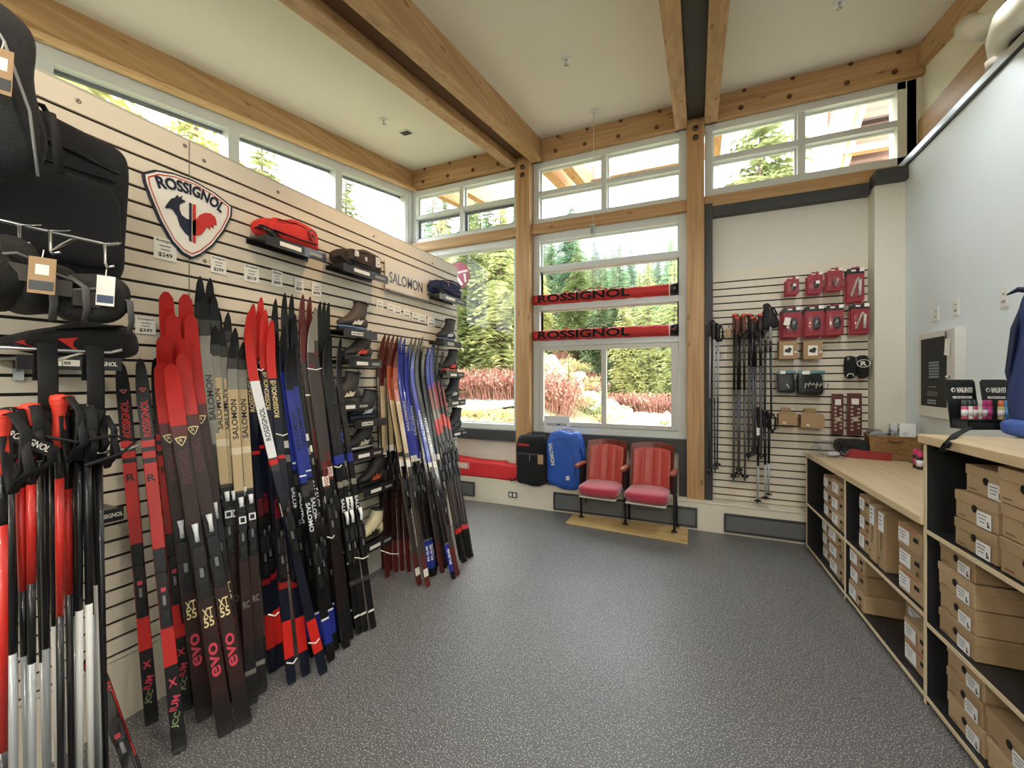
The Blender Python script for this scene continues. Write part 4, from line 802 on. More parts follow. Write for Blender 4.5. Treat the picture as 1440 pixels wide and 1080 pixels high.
for s_, c_ in ((-1, -.10), (0, -.005)): q.prism([(-.055, .0), (-.01, .022), (.055, .012), (.02, -.026)] if s_ else [(-.05, .02), (.02, .032), (.06, 0), (.02, -.04)], .012, CLR, frame((.088-.02*abs(s_), c_, .05), (0, 1, 0), (0, 0, 1), (1, 0, 0)))
q.build('red_panel', t); q = G(); q.tube([(.07, -.05, .11), (.10, .05, .13), (.085, .14, .14)], .018, WEB, 6, flat=.3); q.build('buckle_strap', t)
# hanging bags
def hangbag(name, c, s, mat, lab, wr=.25, fr=5, e=.35, parts=()):
    t = empty(name, c, 0, lab, 'bag'); q = G(); blob(q, (0, 0, 0), s, mat, e, e+.1, wr, fr, nu=48, nv=34, seed=c[1]*7); q.build('body', t); return t
yb0, yb1 = .42, yr(168, -2.22)
t = hangbag('travel_backpack', (-2.24, (yb0+yb1)/2, 2.265), (.26, yb1-yb0, .58), CLN, 'large navy black backpack hanging behind the upper rail, near left', .10, 5, .16)
q = G(); q.tube([(.13, -.22, .16), (.14, 0, .19), (.13, .21, .16)], .006, K0, 6); q.tube([(.132, -.2, .11), (.137, .2, .12)], .004, K0, 5); q.build('zip', t)
q = G(); q.tube([(.02, -.08, .27), (.03, -.03, .34), (.03, .03, .35), (.02, .08, .27)], .016, WEB, 8, flat=.4); q.build('carry_handle', t)
q = G(); blob(q, (.13, .0, -.07), (.06, .40, .32), CLN, .3, .35, .1, 8); q.build('front_pocket', t)
q = G(); q.tube([(.06, .20, .25), (.09, .24, .20), (.09, .255, .14)], .01, WEB, 6, flat=.4); q.build('pull_strap', t)
ys0 = .22; ye = yr(70)
t = hangbag('grey_backpack', (-1.93, (ys0+ye)/2-.05, 2.44), (.26, ye-ys0+.04, .52), CLG, 'dark grey backpack hanging at the upper left picture edge', .3, 7, .5)
q = G(); q.tube([(.10, .20, -.22), (.14, .17, -.05), (.14, .12, .12), (.10, .06, .25)], .004, M('9A9A98', .4), 6); q.build('zip', t)
q = G(); q.tube([(.12, .24, -.20), (.13, .23, -.1), (.12, .22, -.02)], .012, WEB, 6, flat=.4); q.build('side_strap', t)
q = G(); q.tube([(.02, .05, .27), (.03, .0, .36), (.02, -.05, .27)], .013, WEB, 8, flat=.5); q.build('carry_handle', t)
def packs(y, z, s, mat, lab, seed):
    t = empty('waist_pack', (XR+.02, y, z), 0, lab, 'bag'); q = G(); blob(q, (0, 0, 0), s, mat, .6, .7, .5, 11, seed=seed, nu=40, nv=26); q.build('pouch', t)
    q = G(); q.tube([(s[0]*.45, -s[1]*.42, s[2]*.1), (s[0]*.52, 0, s[2]*.22), (s[0]*.42, s[1]*.42, s[2]*.12)], .005, M('6A6A68', .4), 6); q.build('zip', t)
    q = G(); q.tube([(.03, s[1]*.3, s[2]*.3), (.10, s[1]*.42, 0), (.08, s[1]*.5, -s[2]*.45), (.05, s[1]*.54, -s[2]*.7)], .012, M('5B5B5A', .6), 6, flat=.3); q.build('hip_strap', t)
    q = G(); q.box((s[0]*.5, -s[1]*.1, -s[2]*.05), (.012, .10, .05), M('4A4541', .6)); q.build('mesh_panel', t)
GPK = M('171615', .75, bump=.4, scale=120)
packs(yr(2), 1.93, (.16, .16, .20), GPK, 'grey waist pack at the picture edge under the upper rail', 3); packs(yr(60), 1.90, (.14, .14, .15), GPK, 'grey waist pack behind the cardboard tag', 9); packs(yr(120), 1.875, (.15, .17, .15), GPK, 'grey waist pack with the white tag, at the rail end', 5)
def htag(u0, v0, u1, v1, x, mat, lab, marks=True):
    um, vm = (u0+u1)/2, (v0+v1)/2; a, b = onx(u0, vm, x), onx(u1, vm, x); w = b.y-a.y; h = onx(um, v0, x).z-onx(um, v1, x).z; t = empty('hang_tag', onx(um, vm, x), R(-28), lab, 'tag')
    w *= .9; T = frame((0, 0, 0), (0, 1, -.04), (0, .04, 1), (1, 0, 0)); q = G(); q.box((0, 0, 0), (w, h, .0015), mat, T); q.build('card', t)
    q = G(); q.box((0, h*.16, .001), (w*.5, h*.28, .001), CARD, T); q.build('white_sticker', t)
    q = G(); q.box((0, -h*.28, .001), (w*.9, h*.26, .001), K1 if mat is KRAFT else M('3B4C66', .6), T); q.build('dark_print', t)
    q = G(); q.tube([(0, 0, h*.45), (-.01, 0, h*.6), (-.02, .0, h*.75)], .0015, CARD, 5); q.build('string', t)
htag(38, 362, 80, 413, XR+.14, KRAFT, 'brown cardboard tag hanging from the grey packs'); htag(135, 388, 162, 430, XR+.13, CARD, 'white tag hanging at the end of the upper rail'); htag(-16, 68, 20, 132, XR+.17, KRAFT, 'brown cardboard tag on the grey backpack at the picture corner')
# wide black straps hanging from the middle rail
for u, lab in ((64, 'wide black webbing strap hanging from the middle rail, nearer one'), (131, 'wide black webbing strap hanging at the end of the middle rail')):
    y = yr(u); q = G(); q.tube([(XR-.02, y, 1.60), (XR-.008, y, 1.72), (XR+.012, y, 1.72), (XR+.02, y, 1.58), (XR+.02, y, 1.44)], .024, WEB, 8, flat=.12, up=(1, 0, 0)); q.tube([(XR+.02, y, 1.5), (XR+.03, y-.02, 1.44)], [.03, .02], WEB, 8, flat=.3); tag(q.build('webbing_strap'), lab, 'strap')
# poles
PR = M('C8281E', .35, coat=.3); PW = M('D8D8D4', .3, coat=.3); PS = M('A9ADB0', .3, .2, coat=.3); PK_ = M('121214', .3, coat=.3); GRIPR = M('E0402C', .5); CORK = M('8A6A48', .8); STB = M('0E0E10', .7)
def pole(top, bot, secs, grip, gm, lab, group, r=.0085, sr=None, strap=True, cat='ski pole', basket=True, seed=0, big=1.0):
    """top = grip end; secs [(fraction down, material)]"""
    d = (bot-top); L = d.length; t = empty('ski_pole', mat=frame(top, *(lambda Z: (lambda X: (X, Z.cross(X), Z))(Vector((1, 0, 0)).cross(Z).cross(Z).normalized()*-1))(-d.normalized())), label=lab, cat=cat, group=group)
    q = G(); a = .10
    for f, m in secs: q.tube([(0, 0, -a*L), (0, 0, -f*L)], [r*(1.05-.35*a), r*(1.05-.35*f)], m, 10); a = f
    q.build('shaft', t)
    q = G(); q.lathe([(.006*big, .012), (.017*big, .008), (.020*big, -.004), (.017*big, -.02), (.0135*big, -.05), (.0155*big, -.09), (.013*big, -.14), (.010*big, -.155)][::-1], grip, 12); g_ = q.build('grip', t)
    q = G(); q.lathe([(.018*big, -.01), (.021*big, .002), (.018*big, .016), (.008*big, .02)], gm, 12); q.build('grip_cap', g_)
    if strap:
        rr = random.Random(seed); k = .7+.6*rr.random(); A = rr.random()*1.6-.8; dx, dy = cos(A), sin(A)
        q = G(); q.tube([(0, 0, .0), (.03*dx, .03*dy, .012), (.055*dx*k, .055*dy*k, -.04), (.05*dx*k, .05*dy*k, -.12*k), (.03*dx, .03*dy, -.17*k), (.015*dx, .015*dy, -.12), (.012*dx, .012*dy, -.05)], .015, STB, 8, flat=.22); q.tube([(.05*dx*k, .05*dy*k, -.06), (.07*dx*k, .06*dy*k, -.12*k), (.04*dx, .04*dy, -.15*k)], .011, STB, 8, flat=.35); q.build('wrist_strap', t)
    if basket:
        q = G(); q.lathe([(.008, -.955*L), (.012, -.96*L), (.034, -.972*L), (.036, -.975*L), (.01, -.985*L)][::-1], K0, 12); q.tube([(0, 0, -.98*L), (0, 0, -L)], [.005, .002], STEEL, 6); q.build('basket', t)
    return t
NP = [  # u, x, ztop, red from/to, white from
 (2, -1.72, 1.50, (.20, .62), .99, GRIPR, 'nearest pole, thick red shaft at the picture edge'), (12, -1.90, 1.50, (.97, .98), .50, PK_, 'black pole with silver lower shaft at the picture edge'), (26, -1.92, 1.50, (.16, .38), .52, GRIPR, 'pole with red grip and red upper shaft, left one of the close pair'), (43, -1.90, 1.51, (.16, .37), .54, GRIPR, 'pole with red grip and red upper shaft, right one of the close pair'),
 (60, -1.95, 1.49, (.97, .98), .53, PK_, 'black pole with grey lower shaft between the red pairs'), (70, -2.0, 1.49, (.97, .98), .50, CORK, 'black pole with tan grip and white lower shaft'), (83, -1.90, 1.535, (.17, .47), .99, GRIPR, 'pole with bright red grip standing clear, black below'), (93, -1.95, 1.53, (.20, .44), .99, GRIPR, 'pole with red grip just behind the clear standing one'),
 (77, -2.02, 1.47, (.97, .98), .52, PK_, 'black pole with silver lower shaft behind the red poles'), (110, -1.93, 1.50, (.97, .98), .47, PK_, 'black pole with long white lower shaft, left of the last three'), (121, -1.92, 1.50, (.97, .98), .46, PK_, 'black pole with long white lower shaft, middle of the last three'), (131, -1.97, 1.49, (.97, .98), .43, PK_, 'black pole with long white lower shaft, last of the row')]
NP += [(18, -2.06, 1.47, (.97, .98), .55, PK_, 'black pole half hidden behind the first red grips'), (36, -2.08, 1.46, (.97, .98), .56, PK_, 'black pole half hidden behind the close red pair'), (52, -2.05, 1.46, (.97, .98), .58, PK_, 'black pole right behind the close red pair'), (104, -2.02, 1.49, (.97, .98), .50, PK_, 'black pole half hidden behind the clear standing red grip'), (126, -2.05, 1.48, (.97, .98), .52, PK_, 'black pole half hidden behind the last white tipped poles'), (137, -1.96, 1.46, (.97, .98), .99, PK_, 'all black pole at the end of the hanging row')]
for i, (u, x, zt, (ra, rb), wf, gm, lab) in enumerate(NP):
    y = yr(u, x); top = Vector((x, y, zt)); bot = Vector((x+.015, y+.01*(i % 3), .05))
    S = []
    if rb < .9: S += [(ra, PK_), (rb, PR)]
    if wf < .9: S += [(wf, PK_), (.95, PW if i in (5, 9, 10, 11) else PS), (1, K0)]
    else: S += [(1, PK_)]
    pole(top, bot, S, gm, gm if gm is not CORK else PK_, lab, 'poles hanging at the near left', r=.0115, seed=i, big=1.15)
q = G(); y = yr(42, -1.80); T = frame((-1.80, y, 1.42), (0, .8, -.6), (0, .6, .8), (1, 0, 0)); q.box((0, 0, 0), (.13, .035, .004), STB, T); text(q, 'ROSSIGNOL', T @ Matrix.Translation((0, 0, .0025)), .10, .018, CARD, .03); tag(q.build('strap_band'), 'black strap with white lettering among the red pole grips', 'strap')
# thin wrist cords in front of the black bundle
q = G(); y = yr(115, -1.86); q.tube([(-1.86, y-.10, 1.43), (-1.84, y-.02, 1.40), (-1.85, y+.08, 1.41), (-1.85, y+.14, 1.38), (-1.86, y+.10, 1.34), (-1.84, y, 1.32)], .006, STB, 6); tag(q.build('thin_cord'), 'thin black cord looping across the black pole bundle', 'cord')
q = G(); q.box((0, 0, 0), (.2, .12, .16), KRAFT); o = q.build('cardboard_box', bevel=.003); o.location = (-2.16, yr(80, -2.1)+.02, 1.143); tag(o, 'plain brown carton behind the red pole shafts', 'box')
q = G(); q.bx(-.10, .10, -.07, .07, -.006, 0, SHELFB); o = q.build('carton_shelf'); o.location = (-2.36, yr(80, -2.1)+.02, 1.06); tag(o, 'dark shelf behind the red pole shafts', 'shelf')
# ================================================================ red rolled bags on the window rails
YR_ = 5.062
RB = M('C6312E', .65, bump=.35, scale=60, var=.12)
for z, lab, top in ((2.566, 'red rolled ski bag lettered in black on the upper window rail', 0), (2.106, 'red rolled ski bag lettered in black on the lower window rail', 1)):
    a = ony(752, 430, YR_).x; b = ony(953, 410, YR_).x; L = b-a; t = empty('rolled_ski_bag', (a, YR_, z+.066), 0, lab, 'ski bag', 'rolled bags on the window rails')
    q = G(); q.grid(lambda s, k: (k*L, (.066+.006*noise.noise(Vector((k*22, s*5, top*9))))*cos(2*pi*s), (.064+.008*noise.noise(Vector((k*18, s*4, 3+top*5))))*sin(2*pi*s)), 20, 60, RB, None, wrapu=True, caps=True); q.build('roll', t)
    q = G(); q.tube([(L-.075, 0, 0), (L+.004, 0, 0)], .0695, K0, 20); q.tube([(L-.09, 0, 0), (L-.08, 0, 0)], .0695, CARD, 20); q.build('end_band', t)
    q = G(); text(q, 'ROSSIGNOL', frame((L*.37, -.069, 0), (1, 0, 0), (0, 0, 1), (0, -1, 0)), L*.66, .098, M('0C0C0D', .9), .05, .004); q.build('lettering', t)
    q = G(); q.tube([(L*.36, -.02, .06), (L*.41, -.02, .085), (L*.5, -.02, .085), (L*.55, -.02, .06)], .012, RB if not top else K0, 8, flat=.5); q.tube([(L*.22, 0, .06), (L*.25, 0, .09), (L*.27, 0, .06)], .008, RB, 6); q.build('carry_handle', t)
    if not top: q = G(); q.tube([(L*.56, -.03, .06), (L*.64, -.03, .088), (L*.66, -.045, .03)], .012, M('7A7468', .5), 6, flat=.4); q.build('webbing', t)
# lettered card on the sill
t = empty('sill_card', ((ony(767, 600, 5.03).x+ony(799, 600, 5.03).x)/2, 5.03, .942), R(0), 'white card lettered SALOMON standing on the dark sill', 'sign')
q = G(); q.bx(-.165, .165, -.003, .003, 0, .21, M('DADAD8', .5)); q.build('card', t)
q = G(); text(q, 'SALOMON', frame((0, -.004, .105), (1, 0, 0), (0, 0, 1), (0, -1, 0)), .25, .035, INK, .03); q.build('lettering', t)
# red bag lying on the ledge
RB2 = M('D4262C', .6, bump=.5, scale=40, var=.12)
x0, x1 = -3.35, ony(729, 660, 4.95).x+.01
t = empty('folded_ski_bag', ((x0+x1)/2, 4.965, .316), 0, 'long folded red bag with a white print lying on the ledge under the left window', 'ski bag')
q = G(); w = x1-x0; blob(q, (0, 0, .125), (w, .17, .25), RB2, .25, .3, .25, 6, nu=60, nv=20, fn=lambda p: Vector((p.x, p.y, p.z*(1-.22*(p.x/w+.5))-.02*(p.x/w+.5)))); q.build('body', t)
q = G(); T = frame((-.22, -.084, .14), (1, 0, 0), (0, 0, 1), (0, -1, 0)); text(q, 'ROSS', T, .24, .055, CARD, .04, .008); q.box((0, 0, 0), (.30, .085, .006), M('D9A0A0', .7), T); q.build('white_print', t)
q = G(); q.tube([(w/2-.12, -.09, .03), (w/2-.03, -.11, .02), (w/2+.02, -.11, .05)], .01, STB, 6, flat=.4); q.build('webbing', t)
# backpacks standing on the ledge
def backpack(px, w, d, h, mat, lab, e=.32, wr=.1, fr=6, taper=.12, fn2=None):
    t = empty('backpack', (px, 4.79+d/2-.02, .317), 0, lab, 'backpack'); q = G()
    def f(p): k = 1-taper*max(0, p.z/h+.1)**1.4*1.6; return Vector((p.x*k, p.y*(1-.25*max(0, p.z/h)), p.z))
    blob(q, (0, 0, h/2), (w, d, h), mat, e, e, wr, fr, nu=44, nv=36, fn=f); q.build('body', t); return t
xa, xb = ony(728, 650, 4.85).x, ony(771, 650, 4.85).x; w = xb-xa-.01
t = backpack((xa+xb)/2, w, .24, .60, CLB, 'black backpack with small red lettering standing on the ledge', .3, .12, 7, .05)
q = G(); blob(q, (0, -.11, .20), (w*.86, .06, .36), CLB, .25, .3, .1, 9); q.build('front_pocket', t)
q = G(); q.tube([(-w*.42, -.125, .385), (w*.42, -.125, .385)], .005, M('4a4c50', .4), 6); q.tube([(0, -.142, .38), (0, -.148, .30)], .004, M('8a8c90', .4), 5); q.build('zip', t)
q = G(); text(q, 'ROSSIGNOL', frame((-w*.22, -.123, .49), (1, 0, 0), (0, 0, 1), (0, -1, 0)), .15, .03, M('C8404A', .5), .06, .004); q.build('lettering', t)
q = G(); q.tube([(-.10, 0, .57), (-.07, -.02, .625), (.07, -.02, .625), (.10, 0, .57)], .011, M('3A4656', .7), 8, flat=.5); q.build('carry_handle', t)
q = G(); q.box((w*.36, -.152, .33), (.07, .003, .11), KRAFT); q.build('paper_tag', t)
q = G(); q.tube([(-w*.5, -.04, .08), (-w*.62, -.06, .03), (-w*.75, -.06, .005)], .012, WEB, 6, flat=.4); q.build('strap_end', t)
BLB = M('2458B4', .55, bump=.9, scale=14, var=.12)
xa, xb = ony(769, 650, 4.83).x, ony(824, 650, 4.83).x; w = xb-xa
t = backpack((xa+xb)/2, w, .24, .66, BLB, 'large royal blue backpack with white lettering standing on the ledge', .45, .22, 6, .16)
q = G(); text(q, 'SALOMON', frame((-w*.33, -.119, .40), (.12, .0, -1), (1, 0, .12), (-.15, -1, .0)), .26, .045, CARD, .04, .006); q.build('lettering', t)
q = G(); text(q, 'S', frame((w*.10, -.152, .14), (1, 0, 0), (0, 0, 1), (0, -1, 0)), .045, .05, CARD, .08, .006); q.build('logo_mark', t)
q = G(); q.tube([(w*.02, -.13, .58), (w*.20, -.15, .46), (w*.28, -.155, .30), (w*.26, -.15, .16)], .004, M('183C84', .5), 6); q.tube([(-w*.30, -.10, .57), (-w*.05, -.13, .60), (w*.15, -.11, .58)], .004, M('183C84', .5), 6); q.build('zip', t)
q = G(); q.tube([(-.09, .02, .62), (-.06, 0, .69), (.06, 0, .69), (.09, .02, .62)], .012, BLB, 8, flat=.5); q.tube([(w*.30, -.02, .56), (w*.43, -.08, .47), (w*.47, -.08, .35)], .012, BLB, 6, flat=.5); q.build('carry_handle', t)
# ================================================================ theatre seats on a plywood board
B0, B1, B2, B3 = [onz(u, v, .018) for u, v in ((796, 734), (967, 763), (968, 742), (811, 718))]
q = G(); q.prism([(B0.x, B0.y), (B1.x, B1.y), (B2.x, 4.86), (B3.x, 4.86)], .018, wood('ply', 'D8BA82', 'BE9C62', 'x', .6, True, .6)); tag(q.build('plywood_board', bevel=.002), 'plywood board on the floor under the red theatre seats', 'board')
LEA = M('B4433A', .42, bump=.15, scale=30, var=.12); VEL = M('A82C42', .85, bump=.3, scale=90, sheen=.5); MAH = wood('mahogany', '7A3222', '5A2218', 'z', .35, False); IRON = M('1C1C1E', .5, .3); ARM = wood('armrest', 'A8583A', '7C3C26', 'y', .4, False); WSH = M('DAD2C4', .5)
t = empty('theatre_seat', (-.715, 4.66, .036), R(-4), 'pair of joined red upholstered theatre seats with wooden armrests on a plywood board', 'chair')
def standard(x):
    q = G()
    q.tube([(x, 0, 0), (x, -.01, .20), (x, .02, .40)], .014, IRON, 8); q.tube([(x, .19, 0), (x, .17, .22), (x, .10, .40)], .014, IRON, 8); q.bx(x-.012, x+.012, -.02, .14, .36, .60, IRON); q.bx(x-.01, x+.01, .11, .17, .40, .62, IRON)
    for y in (0, .19): q.bx(x-.03, x+.03, y-.02, y+.02, 0, .010, IRON)
    q.build('leg', t, bevel=.003, seg=1)
    q = G(); q.prism([(x-.028, -.16), (x+.028, -.16), (x+.030, .0), (x+.024, .14), (x-.024, .14), (x-.030, .0)], .030, ARM, None, .60); q.build('armrest', t, bevel=.008)
for x in (-.50, 0, .50): standard(x)
for cx in (-.25, .25):
    q = G(); blob(q, (cx, -.045, .375), (.43, .42, .115), VEL, .35, .5, .06, 5, nu=40, nv=16, fn=lambda p: Vector((p.x*(1+.06*(-p.y)/.2), p.y-.03*(1-(p.x/.21)**2)*(1 if p.y < 0 else 0), p.z))); s_ = q.build('seat', t)
    q = G(); q.prism([(cx-.20, -.24), (cx+.20, -.24), (cx+.19, .14), (cx-.19, .14)], .018, WSH, None, .295); q.build('seat_pan', s_, bevel=.006)
    # backrest: curved wooden shell, padded front with vertical channels, studs
    def shell(a, b, off=0, w=.455, z0=.36, z1=.855): 
        x = (a-.5)*w; z = z0+(z1-z0)*b+(.025*(1-(2*a-1)**2) if b > .9 else 0); return (cx+x, .135+.10*b-.05*(1-(2*a-1)**2)*-1+off-.045, z)
    q = G(); q.grid(lambda a, b: shell(a, b, .018), 16, 8, MAH); q.grid(lambda a, b: shell(1-a, b, 0), 16, 8, MAH)
    for a in (0, 1): q.grid(lambda s, b: shell(a, b, .018*(s if a == 0 else 1-s)), 2, 8, MAH, smooth=False)
    q.grid(lambda a, s: shell(a, 1, .018*s), 16, 2, MAH, smooth=False); bk = q.build('backrest', t)
    q = G(); q.grid(lambda a, b: (lambda P: (P[0], P[1]-.022-.014*abs(math.sin(pi*a*4))**.6*(1-abs(2*b-1)**8), P[2]))(shell(1-a, b, 0, .385, .40, .80)), 41, 14, LEA)
    for a in (0, 1): q.grid(lambda s, b: (lambda P: (P[0], P[1]-.022*(s if a else 1-s), P[2]))(shell(a, b, 0, .385, .40, .80)), 2, 14, LEA)
    for e in (0, 1): q.grid(lambda a, s: (lambda P: (P[0], P[1]-.022*(s if e else 1-s), P[2]))(shell(1-a, e, 0, .385, .40, .80)), 41, 2, LEA)
    q.build('upholstery', bk)
    q = G(); BR = M('C8A060', .3, .8)
    for k in range(14):
        for a in (.0, 1.0): P = shell(a, k/13, -.024, .37, .41, .79); q.lathe([(.006, 0), (.005, .003), (.002, .005)], BR, 6, frame(P, (1, 0, 0), (0, 0, 1), (0, -1, 0)))
    for k in range(12): P = shell(k/11, 1, -.024, .37, .41, .785); q.lathe([(.006, 0), (.005, .003), (.002, .005)], BR, 6, frame(P, (1, 0, 0), (0, 0, 1), (0, -1, 0)))
    q.build('stud_trim', bk)
# ================================================================ goods on the slatted back wall
CRD = M('9A2432', .5, var=.08); BLI = glass('blister', (.93, .93, .95, 1), .06, 1.5); GSP = M('26262A', .4)
YW = 5.04
def pbox(u0, v0, u1, v1, y): a, b = ony(u0, v0, y), ony(u1, v1, y); zt = ony((u0+u1)/2, v0, y).z; zb = ony((u0+u1)/2, v1, y).z; return (a.x+b.x)/2, (zt+zb)/2, b.x-a.x, zt-zb
def packet(u0, v0, u1, v1, kind, lab, n=2, head=False):
    x, z, w, h = pbox(u0, v0, u1, v1, YW-.12); w *= .92
    for k in range(n):
        front = k == 0; t = empty('blister_pack', (x-(.0 if front else .012*k), YW-.13+.028*k, z-(0 if front else .012*k)), 0, lab if front else lab.replace('pack ', ('pack second behind the front, ' if k == 1 else 'pack last behind the front, '), 1).replace(', first in', ' first in').replace(' with white and black part', ''), 'packet', 'red carded packs on the slatted back wall'); T = frame((0, 0, 0), (1, 0, 0), (0, 0, 1), (0, -1, 0))
        q = G(); q.prism([(-w/2, -h/2), (w/2-.012, -h/2), (w/2, -h/2+.012), (w/2, h/2-.03), (w*.28, h/2-.03), (w*.25, h/2), (-w*.22, h/2), (-w*.30, h/2-.03), (-w/2, h/2-.03)], .003, CRD, T); q.build('card', t)
        if head: q = G(); q.box((0, h*.38, .004), (w*.98, h*.16, .002), K1, T); q.build('dark_header', t)
        if not front: continue
        q = G(); q.box((w*.36, h*.42, .006), (w*.26, h*.11, .001), CARD, T); q.box((-w*.12, h*.40, .006), (w*.26, h*.05, .001), CARD, T); q.build('price_sticker', t)
        q = G()
        if kind == 0: blob(q, (w*.06, -h*.08, .018), (w*.36, h*.34, .02), GSP, .7, .8, T=T, nu=12, nv=8); q.box((w*.12, .0, .03), (w*.24, h*.14, .002), CARD, T)
        elif kind == 1: q.tube([(-w*.26, -h*.36, .014), (w*.05, h*.10, .018), (w*.16, h*.18, .018)], .010, M('C8B8A0', .5), 8, T); q.tube([(w*.22, -h*.34, .014), (w*.24, h*.12, .018)], .012, M('D8D0C0', .5), 8, T)
        elif kind == 2: blob(q, (w*.10, -h*.10, .02), (w*.42, h*.40, .03), GSP, .8, .8, T=T, nu=14, nv=8); q.tube([(w*.02, -h*.12, .036), (w*.12, -h*.02, .038)], .006, M('C8C8C8', .4), 6, T)
        else: q.tube([(w*.0, -h*.30, .014), (w*.18, h*.02, .018)], .010, M('BFA890', .5), 8, T); blob(q, (-w*.05, -h*.12, .018), (w*.3, h*.22, .02), M('7A4A44', .5), .8, .8, T=T, nu=12, nv=8)
        q.build('contents', t)
        q = G(); blob(q, (0, -h*.10, .02), (w*.86, h*.62, .045), BLI, .3, .4, T=T, nu=24, nv=10); q.build('blister', t)
    q = G(); q.tube([(x, YW-.01, z+h/2-.014), (x, YW-.17, z+h/2-.014), (x, YW-.185, z+h/2)], .003, STEEL, 6); tag(q.build('wall_peg'), 'steel peg holding the '+lab.split(',')[0], 'hook', 'pegs on the slatted back wall')
packet(1104, 389, 1124, 415, 0, 'small red pack with white label, first in the top row'); packet(1134, 383, 1158, 413, 0, 'red pack with hanging white label, second in the top row'); packet(1161, 377, 1186, 409, 3, 'red pack of grey clips, third in the top row'); packet(1189, 376, 1216, 424, 1, 'tall red pack with pale rods, last in the top row', head=True)
packet(1100, 431, 1127, 474, 2, 'red pack with black round part, first in the second row', 3, True); packet(1131, 429, 1159, 472, 2, 'red pack with white and black part, second in the second row', 3, True); packet(1160, 428, 1187, 471, 2, 'red pack with black buckle, third in the second row', 3, True); packet(1195, 426, 1223, 469, 1, 'red pack with three pale rods, last in the second row', 2, True)
for u0, v0, u1, v1, lab in ((1095, 480, 1121, 505, 'small brown carton with white picture label, nearer the poles'), (1129, 480, 1156, 505, 'small brown carton with white picture label, farther from the poles')):
    x, z, w, h = pbox(u0, v0, u1, v1, YW-.14); t = empty('carton', (x, YW-.10, z), 0, lab, 'box', 'small cartons on the back wall'); T = frame((0, -.06, 0), (1, 0, 0), (0, 0, 1), (0, -1, 0))
    q = G(); q.box((0, -.01, 0), (w, .10, h), KRAFT); q.build('box_body', t, bevel=.003); q = G(); q.box((-.0, -.02*h, .001), (w*.5, h*.56, .001), CARD, T); q.build('white_label', t)
    q = G(); q.prism([(-.03, -.02), (.015, -.028), (.03, .01), (.012, .03), (-.01, .012), (-.028, .008)], .002, K0, T); q.build('printed_mark', t); q = G(); q.box((w*.40, -.02, .001), (.025, .012, .001), CARD, T); q.build('sticker', t)
for u0, v0, u1, v1, lab in ((1095, 576, 1121, 598, 'low open kraft carton on pegs, left one'), (1126, 577, 1159, 602, 'low open kraft carton on pegs, right one')):
    x, z, w, h = pbox(u0, v0, u1, v1, YW-.14); t = empty('open_carton', (x, YW-.09, z), 0, lab, 'box', 'open cartons on the back wall')
    q = G(); hh = h*.72; q.box((0, 0, -h*.14), (w, .13, hh), KRAFT); q.build('box_body', t, bevel=.003); q = G(); q.box((-w*.05, .03, h*.36), (w*.5, .05, h*.3), KRAFT, Matrix.Rotation(.3, 4, 'X')); q.add([(-w/2, -.065, h*.22), (w/2, -.065, h*.22), (w*.4, -.02, h*.34), (-w*.4, -.02, h*.34)], [(0, 1, 2, 3)], KRAFT); q.build('flap', t)
    q = G(); q.box((-w*.2, -.0665, -h*.34), (.03, .002, .012), CARD); q.build('sticker', t)
CLR_ = glass('clear_bag', (.8, .82, .84, 1), .1, 1.45)
for i, (u0, v0, u1, v1, lab) in enumerate(((1092, 521, 1119, 553, 'black item in a clear pack under the small brown cartons'), (1121, 521, 1160, 557, 'black and white patterned item in a clear pack beside the plain black one'))):
    x, z, w, h = pbox(u0, v0, u1, v1, YW-.13); t = empty('clear_pack', (x, YW-.10, z), 0, lab, 'packet', 'clear packs on the back wall')
    q = G(); blob(q, (0, 0, -.01), (w*.94, .08, h*.86), K1, .25, .35, .15, 14); q.build('contents', t); q = G(); blob(q, (0, 0, 0), (w, .11, h), CLR_, .2, .25, .1, 12); q.build('clear_wrap', t)
    q = G(); T = frame((0, -.06, 0), (1, 0, 0), (0, 0, 1), (0, -1, 0)); q.box((-w*.2, h*.42, 0), (w*.28, h*.14, .002), CARD, T); q.box((0, h*.44, -.003), (w*.96, h*.10, .002), M('5F8A94', .5), T)
    if i: [q.tube([(-w*.25+.03*k, -.05+.015*(k % 3), 0), (-w*.2+.03*k, .0+.01*(k % 2), .002), (-w*.1+.025*k, -.02, 0)], .006, M('C8C4BA', .5), 6, T) for k in range(7)]
    else: q.tube([(.0, -.02, 0), (.02, -.06, .0)], .004, CARD, 6, T)
    q.build('printed_header', t)
for u0, v0, u1, v1, lab, r_ in ((1188, 500, 1205, 532, 'black mitten shaped cover, left one of the pair by the pillar', 0), (1206, 499, 1223, 532, 'black mitten shaped cover with round white emblem by the pillar', 1)):
    x, z, w, h = pbox(u0, v0, u1, v1, YW-.10); t = empty('pole_basket_cover', (x, YW-.07, z), 0, lab, 'cover', 'black covers by the pillar'); q = G(); blob(q, (0, 0, 0), (w*.96, .06, h), CLB, .4, .5, .1, 9); q.build('body', t)
    T = frame((0, -.033, 0), (1, 0, 0), (0, 0, 1), (0, -1, 0)); q = G()
    if r_: q.tube([(.05*cos(a), .03+.035*sin(a), .0) for a in [2*pi*k/20 for k in range(21)]], .003, CARD, 5, T, cap=False); text(q, 'R', T @ Matrix.Translation((0, .03, 0)), .045, .04, CARD, .06, .003)
    else: q.tube([(-.03, -h*.42, 0), (-.02, -h*.30, 0), (.015, -h*.30, 0), (.02, -h*.42, 0)], .004, CARD, 5, T); q.box((-.02, .08, 0), (.02, .03, .002), M('6a6c70', .5), T)
    q.build('white_emblem', t)
